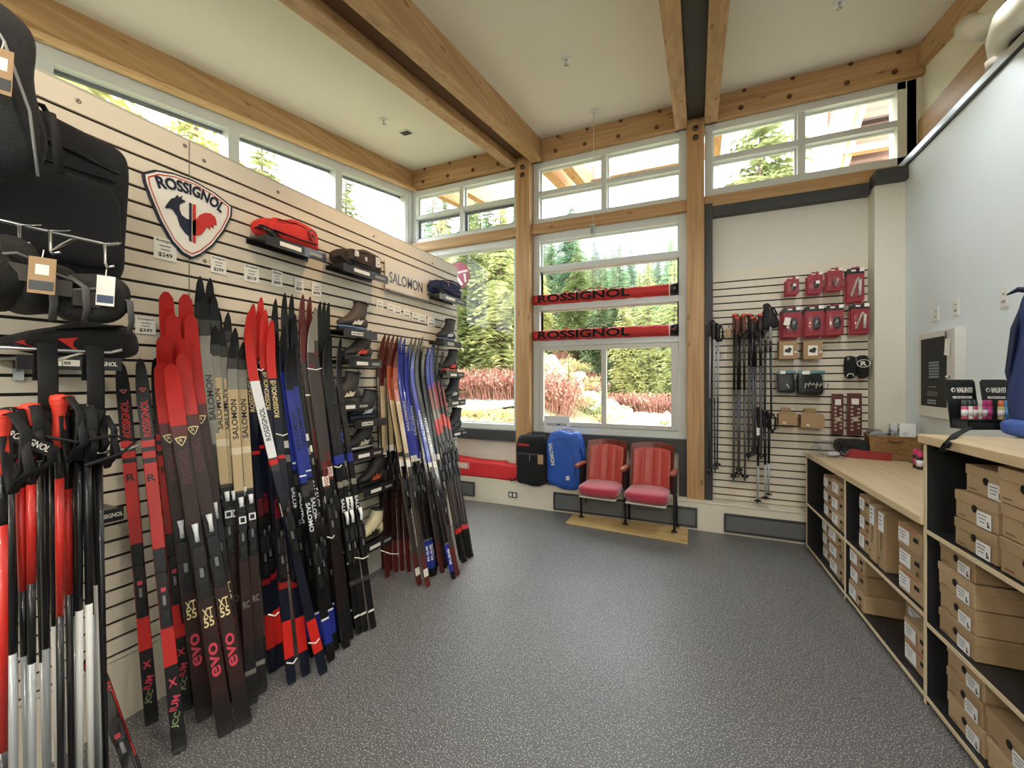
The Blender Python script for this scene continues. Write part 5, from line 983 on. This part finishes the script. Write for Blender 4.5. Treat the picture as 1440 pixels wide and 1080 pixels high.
for u0, v0, u1, v1, lab in ((1170, 554, 1187, 612, 'tall brown red hanging card with clear strip, left one'), (1192, 553, 1213, 612, 'tall brown red hanging card with clear strip, right one')):
    x, z, w, h = pbox(u0, v0, u1, v1, YW-.10); t = empty('hanging_card', (x, YW-.08, z), 0, lab, 'packet', 'tall hanging cards'); T = frame((0, 0, 0), (1, 0, 0), (0, 0, 1), (0, -1, 0))
    q = G(); q.box((0, 0, 0), (w, h, .004), M('5A2A28', .5, var=.3, scale=40), T); q.build('card', t); q = G(); q.box((w*.05, h*.30, .004), (w*.5, h*.14, .002), CARD, T); q.box((w*.05, -h*.12, .004), (w*.36, h*.10, .002), M('C8B8A8', .5), T); q.build('white_label', t)
    q = G(); [q.lathe([(.012, 0), (.012, .008)], M('B8A48C', .4), 8, T @ Matrix.Translation((w*(.05+.22*((k % 2)*2-1)), h*(.16-.045*k), .003))) for k in range(13)]; q.build('contents', t)
# pole bundles on the back wall
def bpoles(pts, lab, grp, secs, grip, gm, vt, vb, y0, r=.008, baskets=True, strap=True):
    for i, u in enumerate(pts):
        y = y0-.035*(i % 2)-.01*i; x = ony(u, 500, y).x; zt = ony(u, vt+(i % 3)*4, y).z; zb = ony(u, vb-(i % 3)*5, y).z
        pole(Vector((x, y, zt)), Vector((x+.01*((i % 2)*2-1), y, zb)), secs, grip, gm, '%s, %s' % (lab, ['leftmost in its bundle', 'second in its bundle', 'third in its bundle', 'rightmost in its bundle'][i if i < len(pts)-1 else 3]), grp, r=r*1.3, seed=i+int(u), big=1.3)
DB = M('2A3440', .4, .2, coat=.3); GYP = M('55585C', .3, .3, coat=.3)
bpoles([999, 1004, 1010], 'dark slim pole with black strap beside the grey post', 'poles on the back wall', [(.5, PS), (1, DB)], K1, DB, 452, 668, 4.86)
bpoles([1033, 1037, 1041, 1046], 'black pole with orange red grip, longer orange gripped bundle', 'poles on the back wall', [(.45, PK_), (1, GYP)], M('6A4030', .6), GRIPR, 444, 676, 4.90, .010)
bpoles([1054, 1058, 1063, 1069], 'dark pole with orange red grip in the shorter bundle', 'poles on the back wall', [(.35, PK_), (1, GYP)], M('3A2A2A', .6), GRIPR, 444, 646, 4.90, .011)
bpoles([1077, 1083], 'two tone pole with tall black strap hanging highest', 'poles on the back wall', [(.30, PS), (.40, PK_), (1, DB)], K1, K1, 430, 592, 4.88, .010)
bpoles([1067, 1075, 1082], 'short black folding pole with pale lower tube, hanging lowest', 'poles on the back wall', [(.60, K1), (1, PS)], K1, K1, 575, 708, 4.88, .010)
q = G(); x = ony(1080, 450, 4.86).x; z = ony(1080, 445, 4.86).z; blob(q, (x, 4.86, z), (.13, .09, .26), STB, .8, .7, .3, 12, fn=lambda p: Vector((p.x*(1-p.z/.26*1.2), p.y, p.z))); tag(q.build('pole_straps'), 'black bunched straps of the highest hanging poles', 'strap')
for u0, u1, v, lab in ((992, 1030, 455, 'thin steel pole rail on the left of the slatted back wall'), (1030, 1086, 445, 'thin steel pole rail in the middle of the slatted back wall')):
    a, b = ony(u0, v, 4.92), ony(u1, v, 4.92); t = empty('pole_rail', (0, 0, 0), 0, lab, 'rail'); q = G(); q.tube([a, b], .005, STEEL, 8); q.build('bar', t); q = G(); [q.tube([p, Vector((p.x, YW, p.z-.02))], .005, STEEL, 6) for p in (a.lerp(b, .1), a.lerp(b, .9))]; q.build('bracket_arm', t)
for u, v, c, lab in ((1024, 468, 'brown', 'small brown tag beside the orange red grips'), (1107, 452, 'w', 'white tag hanging from the highest poles'), (1068, 607, 'g', 'grey white tag on the short folding poles')):
    p = ony(u, v, 4.85); q = G(); q.box((0, 0, 0), (.05, .002, .075), KRAFT if c == 'brown' else CARD); o = q.build('hang_tag'); o.location = p; o.rotation_euler = (0, R(12 if c == 'w' else 0), 0); tag(o, lab, 'tag')
# ================================================================ fittings of the right wall
def wplate(u, v, lab):
    p = onx(u, v, 1.715); t = empty('wall_plate', (1.716, p.y, p.z), 0, lab, 'wall plate', 'wall plates'); q = G(); q.box((0, 0, 0), (.006, .075, .12), M('E2E4DE', .4)); q.build('plate', t, bevel=.002); q = G(); q.lathe([(.006, .0), (.006, .003)], M('8A8C88', .4), 8, frame((-.003, 0, .02), (0, -1, 0), (0, 0, 1), (-1, 0, 0))); q.box((-.004, 0, -.025), (.003, .03, .014), M('9A9C98', .4)); q.build('socket', t)
wplate(1316, 441, 'white wall plate above the alarm panel, left one'); wplate(1344, 432, 'white wall plate above the alarm panel, right one'); wplate(1412, 418, 'white wall plate near the blue backpack')
ya, yb = onx(1301, 520, 1.70).y, onx(1343, 520, 1.66).y; zt = onx(1338, 463, 1.70).z; zb = onx(1338, 590, 1.70).z
t = empty('alarm_panel', (1.72, (ya+yb)/2, (zt+zb)/2), 0, 'white wall cabinet with dark window, keypad and hanging tag', 'control panel'); w = ya-yb; h = zt-zb; T = frame((-.06, 0, 0), (0, -1, 0), (0, 0, 1), (-1, 0, 0))
q = G(); q.box((-.03, 0, 0), (.06, w, h), M('D8D8D0', .4)); q.build('cabinet', t, bevel=.004)
q = G(); q.box((-w*.06, .02, .001), (w*.72, h*.80, .002), M('0E1114', .5), T); q.build('dark_window', t)
q = G(); [q.box((-w*.16+c*.022, h*.14-r_*.022, .003), (.014, .014, .002), M('8C9296', .4), T) for c in range(7) for r_ in range(6)]; q.build('button_grid', t)
q = G(); [q.box((-w*.2+c*.022, -h*.30-r_*.02, .003), (.010, .010, .002), M('B8BCBE', .4), T) for c in range(6) for r_ in range(2)]; [q.box((-w*.16+c*.04, -h*.14, .003), (.02, .006, .002), M('B8BCBE', .4), T) for c in range(3)]; q.box((-w*.08, -h*.22, .002), (w*.3, .04, .002), M('3C4246', .3), T); q.build('keypad', t)
q = G(); q.box((w*.30, h*.33, .008), (.07, .12, .001), CARD, T @ Matrix.Rotation(-.12, 4, 'Z')); q.tube([(w*.30, h*.44, .004), (w*.32, h*.47, .012), (w*.31, h*.40, .01)], .004, M('6A6C6E', .4), 5, T); q.build('paper_tag', t)
q = G(); q.lathe([(.012, 0), (.012, .02), (.006, .022)], STEEL, 12, T @ Matrix.Translation((w*.36, -.02, 0))); q.build('lock', t)
# white duct with elbow in the upper right corner
t = empty('white_duct', (0, 0, 0), 0, 'white round duct elbow by the upper right timber beam', 'duct')
p = ony(1385, 55, 3.2)
P_ = [onx(1412, 66, 1.80), onx(1400, 36, 1.78), onx(1388, 18, 1.72), onx(1420, -30, 1.6)]
q = G(); q.tube([onx(1418, 78, 1.79), onx(1414, 50, 1.74), onx(1425, 22, 1.66), onx(1470, -20, 1.58)], .085, M('E2DECF', .5), 20); q.build('pipe', t)
q = G(); q.tube([onx(1419, 84, 1.79), onx(1417, 74, 1.78)], .10, M('ECE9DC', .5), 20); q.build('flange', t)
q = G(); q.tube([onx(1395, 38, 1.76), onx(1372, 40, 1.76), onx(1362, 36, 1.76)], .075, M('E2DECF', .5), 20); q.build('branch', t)
t = tag(G().tube([onx(1432, -20, 1.62), onx(1436, 24, 1.72), onx(1436, 60, 1.78)], .05, M('2A2624', .5), 14).build('dark_pipe'), 'dark pipe end at the upper right picture corner', 'pipe')
# ================================================================ counter and shelving on the right
A0 = Vector((.95, 4.79)); DIR = Vector((.040, -1)).normalized(); INW = Vector((-DIR.y, DIR.x))     # along the front towards the viewer / into the shelves
def fs(u):      # distance along the front line of the picture column u
    d = ray(u, 600); a, b = d.x, d.y      # solve A0 + s*DIR = k*(a,b)
    det = DIR.x*(-b)-DIR.y*(-a); s = (-A0.x*(-b)+A0.y*(-a))/det; return s
ROOTM = frame((A0.x, A0.y, 0), (DIR.x, DIR.y, 0), (INW.x, INW.y, 0), (0, 0, 1))
# local frame: +X along the front towards the viewer, +Y into the shelves, Z up
def fz(u, v): d = ray(u, v); s = fs(u); p = A0+DIR*s; k = p.x/d.x; return HC+d.z*k
MPL = wood('maple', 'D8C4A0', 'C8B088', 'x', .35, False, .6); MPLX = wood('maplex', 'E4CDA4', 'D2B688', 'x', .35, False, .6); BIRCH = M('D9C8A6', .5); SHB = M('232427', .4, bump=.1, scale=200)
S1, S2 = fs(1188), fs(1299); SE = S2+1.55
DEP = .62
def unit(name, s0, s1, zs, top, lab, mids, last=True):
    t = empty(name, mat=ROOTM, label=lab, cat='shelving')
    P = .022
    for s in [s0]+mids+([s1] if last else []):
        q = G(); a = s-P/2 if s not in (s0, s1) else (s if s == s0 else s-P); q.bx(a+.0005, a+P-.0005, DEP, .004, .04, top-.042, SHB); q.bx(a, a+P, .004, 0, .0, top-.042, BIRCH); q.bx(a, a+P, DEP, .004, 0, .04, SHB); q.build('upright', t)
    ed = [s0]+mids+[s1]
    for z in zs:
        for a, b in zip(ed, ed[1:]):
            q = G(); a_ = a+(P if a == s0 else P/2); b_ = b-((P if last else 0) if b == s1 else P/2); q.bx(a_, b_, DEP, .004, z-.02, z, SHB); q.bx(a_, b_, .004, 0, z-.02, z, BIRCH); q.build('shelf_board', t)
    q = G(); q.bx(s0+P, s1-P, DEP-.006, DEP+.004, .0, top-.042, SHB); q.build('back_panel', t); return t
LOWT, HIT = .92, 1.33
SM = fs(1244)
unit('low_shelving_unit', 0, S2-.0025, [.045, .44], LOWT, 'low open shelving full of shoe boxes under the maple counter', [S1], False)
unit('tall_shelving_unit', S2-.002, SE, [.045, .41, .865], HIT, 'taller open shelving with shoe boxes, nearest the viewer', [])
t = empty('counter_top', mat=ROOTM, label='pale maple worktop on the low shelving', cat='worktop'); q = G(); q.bx(-.03, S2-.004, -.012, DEP+.03, LOWT-.042, LOWT, MPL); q.build('slab', t, bevel=.003)
t = empty('counter_top', mat=ROOTM, label='higher pale maple worktop carrying the blue backpack', cat='worktop'); q = G(); q.bx(S2-.03, SE+.02, -.012, DEP+.02, HIT-.042, HIT, MPL); q.build('slab', t, bevel=.003)
# ---------------------------------------------------------------- shoe boxes
KR = [M('AC9270', .8, bump=.05, scale=70), M('B49A78', .8, bump=.05, scale=70), M('A28866', .8, bump=.05, scale=70)]; KI = M('5C4024', .8); LBW = M('E6E8EA', .6); REDP = M('B04030', .6); DOT = M('7A7E84', .7)
nbx = [0]
def shoebox(s, z, w, h, d=.32, set_=.02, style=0, lab='', rot=0, mirror=1):
    """front end faces the room; s = centre along the front"""
    nbx[0] += 1; k = nbx[0]; t = empty('shoe_box', mat=ROOTM @ Matrix.Translation((s, set_+d/2, z)) @ Matrix.Rotation(rot, 4, 'Z'), label=lab, cat='box', group='shoe boxes on the shelving')
    m = KR[k % 3]; T = frame((0, -d/2, h/2), (1, 0, 0), (0, 0, 1), (0, -1, 0))
    R_ = lambda x: x      # to the right in the picture is +X here
    q = G(); q.box((0, 0, h*.5), (w-.006, d-.006, h-.004), m)
    q.build('box_body', t, bevel=.002, seg=1)
    q = G(); 
    if style in (1, 2):    # lift-off lid with rim
        q.bx(-w/2, w/2, -d/2, d/2, h*.64, h-.001, m); q.build('lid', t, bevel=.002, seg=1)
        q = G(); q.lathe([(.016, -.001), (.016, .0012)], M('120C08', .9), 14, T @ Matrix.Translation((0, h*.06, .0008))); q.build('finger_hole', t)
        lw, lh, lx, ly = .085, h*.52, w*.22, -h*.20
    elif style == 0:
        q.box((R_(w*.28), h*.10, .0008), (.045, .022, .001), M('1A110A', .9), T); q.build('finger_hole', t); lw, lh, lx, ly = w*.46, h*.62, -w*.20, -h*.02
    else:
        q.box((R_(0), -h*.02, .0008), (.008, h*.30, .001), KI, T); q.build('finger_hole', t); lw, lh, lx, ly = w*.7, h*.32, 0, h*.32
    q = G(); q.box((R_(lx), ly, .0012), (lw, lh, .001), LBW, T); q.build('white_label', t)
    q = G()
    for j in range(3): q.box((R_(lx-lw*.12), ly+lh*(.30-.22*j), .0022), (lw*(.6-.12*j), lh*.07, .0006), DOT, T)
    if style in (1, 2): q.prism([(R_(lx+lw*.30), ly-lh*.36), (R_(lx+lw*.42), ly-lh*.34), (R_(lx+lw*.40), ly-lh*.22), (R_(lx+lw*.33), ly-lh*.18), (R_(lx+lw*.32), ly+lh*.02), (R_(lx+lw*.25), ly+lh*.02), (R_(lx+lw*.26), ly-lh*.36)], .0006, K1, T @ Matrix.Translation((0, 0, .0018)))
    q.build('label_print', t)
    q = G(); q.box((R_(-w*.30), -h*.34, .0008), (w*.18, h*.03, .0006), KI, T)
    if style == 0: q.box((R_(-w*.02), h*.42, .0008), (w*.7, h*.05, .0006), REDP, T) if k % 2 else q.box((R_(w*.3), -h*.3, .0008), (w*.10, h*.18, .0006), KI, T)
    q.build('printed_mark', t)
    return t
def stack(s0, s1, z, hs, style, where, set_=.02, d=.32, jit=.008):
    rr = random.Random(int(s0*1000)); n = len(hs); nm = {1: ['only'], 2: ['lower', 'upper'], 3: ['bottom', 'middle', 'top'], 4: ['bottom', 'second from bottom', 'second from top', 'top']}[n]
    for i, h in enumerate(hs):
        j = (rr.random()-.5)*jit*2; shoebox((s0+s1)/2+j*.5, z+.001, s1-s0-.008, h, d, set_+abs(j), style, '%s shoe box %s' % (nm[i].capitalize(), where) if n > 1 else 'Shoe box '+where, (rr.random()-.5)*.02); z += h+.001
a = S1-.011; b0 = S1+.011; e0 = S2-.046
stack(fs(1151), fs(1163), .44, [.118, .118, .115], 0, 'in the far stack, upper level of the low shelving', .03); stack(fs(1164), fs(1182), .44, [.122, .122, .122], 0, 'with red edged label, second stack of the low shelving')
stack(fs(1146), fs(1158), .045, [.115, .115, .11], 0, 'in the far stack, floor level of the low shelving', .05); stack(fs(1160), fs(1182), .045, [.125, .125, .118], 0, 'in the second stack, floor level of the low shelving', .02)
stack(fs(1199), fs(1214), .44, [.13, .125, .12], 0, 'with big thumb slot beside the upright boxes', .03)
shoebox((fs(1216)+fs(1226))/2, .441, fs(1226)-fs(1216)-.006, .36, .34, .02, 3, 'tall box standing upright, far one of the two'); shoebox((fs(1228)+fs(1239))/2, .441, fs(1239)-fs(1228)-.006, .355, .34, .02, 3, 'tall box standing upright, near one of the two')
shoebox((fs(1241)+fs(1255))/2, .441, fs(1255)-fs(1241)-.006, .36, .30, .16, 4, 'brown box set back in the shadow between the upright boxes and the big labels')
stack(fs(1258), fs(1297)-.03, .44, [.125, .125, .12], 0, 'with large white label beside the tall shelving', .01)
stack(fs(1189)+.014, fs(1212), .045, [.122, .122, .118], 0, 'of the near leaning stack, floor level of the low shelving', .01)
shoebox((fs(1216)+fs(1253))/2, .046, (fs(1253)-fs(1216))*.95, .15, .34, .2, 4, 'wide plain brown box set back at floor level, lower one'); shoebox((fs(1216)+fs(1253))/2, .198, (fs(1253)-fs(1216))*.93, .15, .34, .205, 4, 'wide plain brown box set back at floor level, upper one')
stack(fs(1257), fs(1297)-.035, .045, [.12, .115], 0, 'at floor level beside the tall shelving upright', .04)
# tall unit
c0, c1 = fs(1332), fs(1391); stack(c0, c1, .865, [.122, .122], 1, 'with boot label, first stack of the upper tall shelf', .02); shoebox((c0+c1)/2+.02, 1.112, c1-c0-.01, .12, .32, .05, 1, 'topmost box of the first stack just under the high worktop')
stack(c1+.02, c1+.30, .865, [.135, .13, .135], 2, 'in the second stack of the upper tall shelf, by the picture edge', .01)
c0, c1 = fs(1310), fs(1361); stack(c0, c1, .41, [.108, .108, .108, .105], 1, 'with boot label in the middle level of the tall shelving', .02)
q_ = shoebox(c1+.34, .411, .34, .34, .36, .20, 4, 'large plain brown box deep in the middle level of the tall shelving')
c0 = fs(1321); c1 = fs(1373); stack(c0, c1, .045, [.115, .112, .108], 1, 'at floor level of the tall shelving, first stack', .02); stack(c1+.012, c1+.29, .045, [.118, .115], 1, 'at floor level of the tall shelving, second stack', .015)
# ---------------------------------------------------------------- on the low worktop
def onct(u, v, z=LOWT): return onz(u, v, z)
ZL = LOWT+.001
# red flat box with a white end label
p0, p1, p2 = onct(1203, 650), onct(1245, 650), onct(1176, 633); A = (p0+p2)/2
t = empty('flat_box', mat=Matrix.Translation((onct(1214, 643).x+.02, onct(1214, 643).y, ZL)) @ Matrix.Rotation(R(-14), 4, 'Z'), label='flat red box with slanted white end label on the low worktop', cat='box')
RBX = M('8E1A1C', .5); q = G(); vs = [(-.16, -.10, 0), (.16, -.10, 0), (.16, .12, 0), (-.16, .12, 0), (-.11, -.10, .075), (.16, -.10, .06), (.16, .12, .06), (-.11, .12, .075)]
q.add(vs, [(0, 3, 2, 1), (4, 5, 6, 7), (0, 1, 5, 4), (1, 2, 6, 5), (2, 3, 7, 6), (3, 0, 4, 7)], RBX); q.build('box_body', t, bevel=.002)
n = Vector((-.055, 0, .05)).normalized(); n = Vector((-.075, 0, .05)).normalized(); T = frame((-.136, .01, .0385), (0, -1, 0), Vector((.05, 0, .075)).normalized(), n); q = G(); q.box((0, 0, .001), (.21, .066, .001), CARD, T); [q.box((-.05+.0*k, .015-.012*k, .0018), (.05-.01*k, .004, .0005), DOT, T) for k in range(3)]; q.box((.05, -.015, .0018), (.05, .006, .0005), M('4C9A9A', .6), T); q.build('white_label', t)
# black folded cloth
p = onct(1197, 641); t = empty('black_bag', (p.x+.02, p.y+.0, ZL), R(-8), 'black soft bag slumped on the low worktop before the back wall', 'bag'); q = G(); blob(q, (0, 0, .075), (.26, .20, .15), CLB, .5, .6, .35, 9); q.build('body', t); q = G(); q.tube([(-.1, -.09, .02), (-.12, -.11, .09), (-.09, -.08, .14)], .015, WEB, 6, flat=.4); q.build('webbing', t)
# crumpled clear bag
p = onct(1165, 643); t = empty('clear_plastic_bag', (p.x+.02, p.y+.02, ZL), .3, 'crumpled clear plastic bag at the far end of the low worktop', 'plastic bag'); q = G(); blob(q, (0, 0, .055), (.22, .17, .13), glass('film', (.92, .93, .96, 1), .12, 1.5), .6, .7, 1.2, 16, nu=40, nv=26, fn=lambda p: p+Vector((.03*p.z*8, 0, 0))); q.build('film', t); q = G(); blob(q, (.02, 0, .03), (.10, .08, .04), M('C8C4CC', .5), .8, .8); blob(q, (.05, .02, .03), (.06, .04, .05), M('7A2A34', .5), .8, .8); q.build('contents', t)
# wicker basket(s) with goggles
WK = bpy.data.materials.new('wicker'); WK.use_nodes = True; nn = WK.node_tree.nodes; ll = WK.node_tree.links; tb = nn.new('ShaderNodeTexCoord'); wv = nn.new('ShaderNodeTexBrick'); wv.inputs['Scale'].default_value = 1; wv.inputs['Brick Width'].default_value = .03; wv.inputs['Row Height'].default_value = .010; wv.inputs['Mortar Size'].default_value = .002
wv.inputs['Color1'].default_value = lin('B08A54'); wv.inputs['Color2'].default_value = lin('8E6A3C'); wv.inputs['Mortar'].default_value = lin('5A3E20'); cb = nn.new('ShaderNodeCombineXYZ'); sx = nn.new('ShaderNodeSeparateXYZ'); ad = nn.new('ShaderNodeMath'); ll.new(tb.outputs['Object'], sx.inputs[0]); ll.new(sx.outputs['X'], ad.inputs[0]); ll.new(sx.outputs['Y'], ad.inputs[1]); ll.new(ad.outputs[0], cb.inputs['X']); ll.new(sx.outputs['Z'], cb.inputs['Y']); ll.new(cb.outputs[0], wv.inputs['Vector']); ll.new(wv.outputs['Color'], nn['Principled BSDF'].inputs['Base Color']); nn['Principled BSDF'].inputs['Roughness'].default_value = .7
def basket(c, rz, w, d, h, lab):
    t = empty('wicker_basket', c, rz, lab, 'basket'); q = G(); f = .90
    def ring(z, k, o): return [(sx_*(w/2*k-o), sy_2*(d/2*k-o), z) for sx_, sy_2 in ((-1, -1), (1, -1), (1, 1), (-1, 1))]
    vs = ring(0, f, 0)+ring(h, 1, 0)+ring(h, 1, .012)+ring(.012, f, .012); F = []
    for r_ in range(3):
        for k in range(4): F.append((r_*4+k, r_*4+(k+1) % 4, r_*4+4+(k+1) % 4, r_*4+4+k))
    F += [(3, 2, 1, 0), (12, 13, 14, 15)]; q.add(vs, F, WK); q.build('woven_body', t)
    q = G(); q.tube(ring(h, 1.0, .004)+ring(h, 1.0, .004)[:1], .009, WK, 6); q.build('rim', t)
    q = G(); q.tube([(-w*.12, -d/2-.002, h*.84), (-w*.06, -d/2-.003, h*.78), (w*.06, -d/2-.003, h*.78), (w*.12, -d/2-.002, h*.84)], .008, M('2A1C10', .9), 6, flat=.4); q.build('handle_slot', t)
    return t
p = onct(1248, 647); bc = Vector((p.x+.06, p.y+.10, ZL)); basket(bc, R(-8), .34, .27, .20, 'wicker basket with handle slot on the low worktop')
GG = M('A8ACB0', .25, .2, coat=.4)
for k, (dx, dy, c, lab) in enumerate(((-.08, .0, 'B0B4B8', 'wrapped grey goggles on the wicker basket, farther pair'), (.05, -.02, '7E8488', 'wrapped dark goggles on the wicker basket, nearer pair'))):
    t = empty('wrapped_goggles', bc+Vector((dx, dy, .165)), R(20+40*k), lab, 'goggles', 'wrapped goggles'); q = G(); blob(q, (0, 0, .03), (.13, .07, .07), M(c, .3, bump=.2, scale=60, coat=.3), .6, .7, .4, 20); q.build('lens_frame', t); q = G(); blob(q, (0, 0, .035), (.16, .11, .09), CLR_, .6, .7, .9, 20); q.build('wrap', t)
p = onct(1283, 650, LOWT); basket(Vector((p.x+.13, p.y+.10, ZL)), R(-8), .20, .20, .13, 'second wicker basket half hidden by the tall shelving')
# white cartons behind
for k, (u, v, w, h, lab) in enumerate(((1262, 613, .11, .11, 'small white carton with dark print behind the wicker basket'), (1279, 613, .10, .13, 'small white carton next to the high worktop'))):
    p = onx(u, v-12, 1.64); t = empty('white_carton', (1.64-.02*k, p.y, ZL+.0), R(-10), lab, 'box', 'white cartons'); hh = p.z-LOWT+.03; q = G(); q.box((0, 0, hh/2), (.10, w, hh), M('E4E8EA', .5)); q.build('box_body', t, bevel=.002); q = G(); q.box((-.052, .0, hh*.82), (.002, .04, .02), INK); q.box((-.052, -.01, hh*.6), (.002, .05, .012), DOT); q.build('printed_mark', t)
# wax bottles
def bottle(c, h, body, cap, band, lab, r=.018, grp='wax bottles'):
    t = empty('wax_bottle', c, 0, lab, 'bottle', grp); q = G(); q.lathe([(r*.95, 0), (r, .004), (r, h*.66), (r*.8, h*.70)], body, 14); q.build('body', t); q = G(); q.lathe([(r*.86, h*.68), (r*.9, h*.70), (r*.86, h*.98), (r*.6, h)], cap, 14); q.build('cap', t)
    q = G(); q.lathe([(r*1.02, h*.16), (r*1.02, h*.5)], band, 14); q.build('paper_band', t); return t
PKC = M('C02864', .35, coat=.3); BLK = M('222022', .4); WH = M('E4DEE0', .5)
for k, (u, lab) in enumerate(((1286, 'black bottle with pink cap beside the tall shelving, left one'), (1291, 'black bottle with pink cap beside the tall shelving, right one'))): p = onct(u, 658+2*k); bottle(Vector((p.x+.01, p.y, ZL)), .15-.01*k, BLK, PKC, WH if k else M('B04468', .4), lab, .020, 'black bottles with pink caps')
# ---------------------------------------------------------------- on the high worktop: two wax displays
ZH = HIT+.001
def display(u0, u1, vt, vb, lab, cols, mk):
    a, b = onz(u0, vb, HIT), onz(u1, vb, HIT)
    c = (a+b)/2; w = max((b-a).length*.92, .15); ang = math.atan2((b-a).y, (b-a).x); k = ray((u0+u1)/2, vt); tt = math.hypot(c.x, c.y)/math.hypot(k.x, k.y); h = HC+k.z*tt-HIT
    t = empty('wax_display', (c.x, c.y, ZH), ang, lab, 'display stand', 'wax displays'); T = frame((0, 0, 0), (1, 0, 0), (0, .12, 1), (0, -1, .12)); BD = M('121517', .35, coat=.2)
    r_ = .012; q = G(); q.prism([(-w/2, .0), (w/2, 0), (w/2, h-r_), (w/2-r_, h), (-w/2+r_, h), (-w/2, h-r_)], .006, BD, T, -.006); q.build('back_board', t)
    q = G(); q.bx(-w/2, w/2, -.10, 0, 0, .012, BD); q.bx(-w/2, w/2, -.10, -.094, 0, .04, BD); q.bx(-w/2, w/2, -.085, -.0, .045, .055, BD); q.bx(-w/2, -w/2+.004, -.085, 0, 0, .055, BD); q.bx(w/2-.004, w/2, -.085, 0, 0, .055, BD); q.build('tray', t, bevel=.001)
    q = G(); text(q, 'VAUHTI', T @ Matrix.Translation((w*.12, h*.78, .001)), w*.54, h*.11, CARD, .05, .001, .3); q.build('lettering', t); q = G(); text(q, 'WAX TECHNOLOGIES', T @ Matrix.Translation((.0, h*.63, .001)), w*.66, h*.05, CARD, .03, .001); q.build('small_lettering', t)
    q = G(); q.lathe([(w*.08, 0), (w*.08, .001)], CARD, 20, T @ Matrix.Translation((-w*.27, h*.78, 0))); q.prism([(-.008, .008), (0, -.01), (.012, .012), (.004, .006)], .001, BD, T @ Matrix.Translation((-w*.27, h*.78, .001))); q.build('round_logo', t)
    M4 = t.matrix_basis if False else Matrix.Translation((c.x, c.y, ZH)) @ Matrix.Rotation(ang, 4, 'Z')
    for i, (bc_, cc, r2) in enumerate(cols):
        x = -w*.40+i*w*.80/max(1, len(cols)-1); loc = M4 @ Vector((x, -.055, .055)); bottle(loc, .105, bc_, cc, WH if i % 2 == 0 else bc_, mk % ['first', 'second', 'third', 'fourth', 'fifth', 'sixth'][i], min(r2, w*.085), 'wax tubes on the displays')
    return t
PG = M('C8446E', .4); GR2 = M('2A3A34', .4); WH2 = M('E2DCD2', .5); MG = M('B83A7C', .4); ORG2 = M('E0764A', .4); LB = M('5AA0D0', .4); YL = M('C8B880', .5)
display(1336, 1381, 534, 602, 'black wax display lettered in white, farther one, on the high worktop', [(PG, GR2, .014), (WH2, GR2, .014), (PG, GR2, .014), (WH2, WH2, .013), (MG, MG, .014), (MG, PKC, .017)], '%s wax tube from the left on the farther display')
display(1386, 1428, 534, 603, 'black wax display lettered in white, nearer one beside the blue backpack', [(YL, ORG2, .017), (LB, LB, .014), (LB, WH2, .013), (WH2, LB, .014), (M('3A8A8A', .4), M('3A8A8A', .4), .014)], '%s wax tube from the left on the nearer display')
# blue backpack at the right picture edge
BBK = M('182A5C', .7, bump=1.0, scale=12, var=.2); BBD = M('0E1A3A', .7, bump=.3, scale=40); BBL = M('34509A', .55, bump=.3, scale=22)
p = onz(1452, 616, HIT); t = empty('backpack', (p.x+.10, p.y+.0, ZH), R(-40), 'blue backpack with orange yellow lining standing on the high worktop at the picture edge', 'backpack')
t.scale = (1.1, 1.1, 1.42)
q = G(); blob(q, (0, 0, .25), (.26, .22, .50), BBK, .45, .5, .35, 8, nu=46, nv=40, fn=lambda p: Vector((p.x*(1-.25*max(0, p.z/.5)), p.y, p.z)), seed=3); q.build('body', t)
q = G(); q.tube([(-.11, -.06, .08), (-.13, -.09, .22), (-.115, -.08, .36), (-.08, -.04, .48), (-.05, -.02, .52)], [.018, .022, .026, .026, .02], BBD, 8, flat=.45); q.build('shoulder_strap', t)
q = G(); q.prism([(-.012, -.05), (.012, -.06), (.010, .0), (.004, .06), (-.004, .06), (-.012, .0)], .006, M('D8A23C', .6), frame((-.142, .01, .24), (0, -1, 0), (0, 0, 1), (-1, 0, 0))); q.prism([(-.006, .02), (.008, .02), (.004, .065), (-.003, .065)], .007, M('D8683C', .6), frame((-.142, .01, .24), (0, -1, 0), (0, 0, 1), (-1, 0, 0))); q.build('lining', t)
q = G(); blob(q, (-.02, -.02, .03), (.27, .23, .07), BBL, .4, .6, .2, 10); q.build('base_panel', t)
q = G(); q.tube([(-.07, -.01, .49), (-.12, -.02, .50), (-.15, -.03, .485)], [.03, .022, .006], BBD, 8, flat=.4); q.build('top_flap', t)
s0 = Matrix.Translation(Vector((p.x+.10, p.y, ZH))) @ Matrix.Rotation(R(-40), 4, 'Z') @ Matrix.Diagonal((1.1, 1.1, 1.42, 1))
inv = s0.inverted()
pts = [inv @ v for v in (onz(1430, 590, HIT+.07), onz(1400, 588, HIT+.04), onz(1370, 598, HIT+.015), onz(1343, 612, HIT+.008), onz(1332, 625, HIT-.01), onz(1325, 634, HIT-.06))]
q = G(); q.tube(pts, .012, WEB, 8, flat=.35); q.build('waist_strap', t)
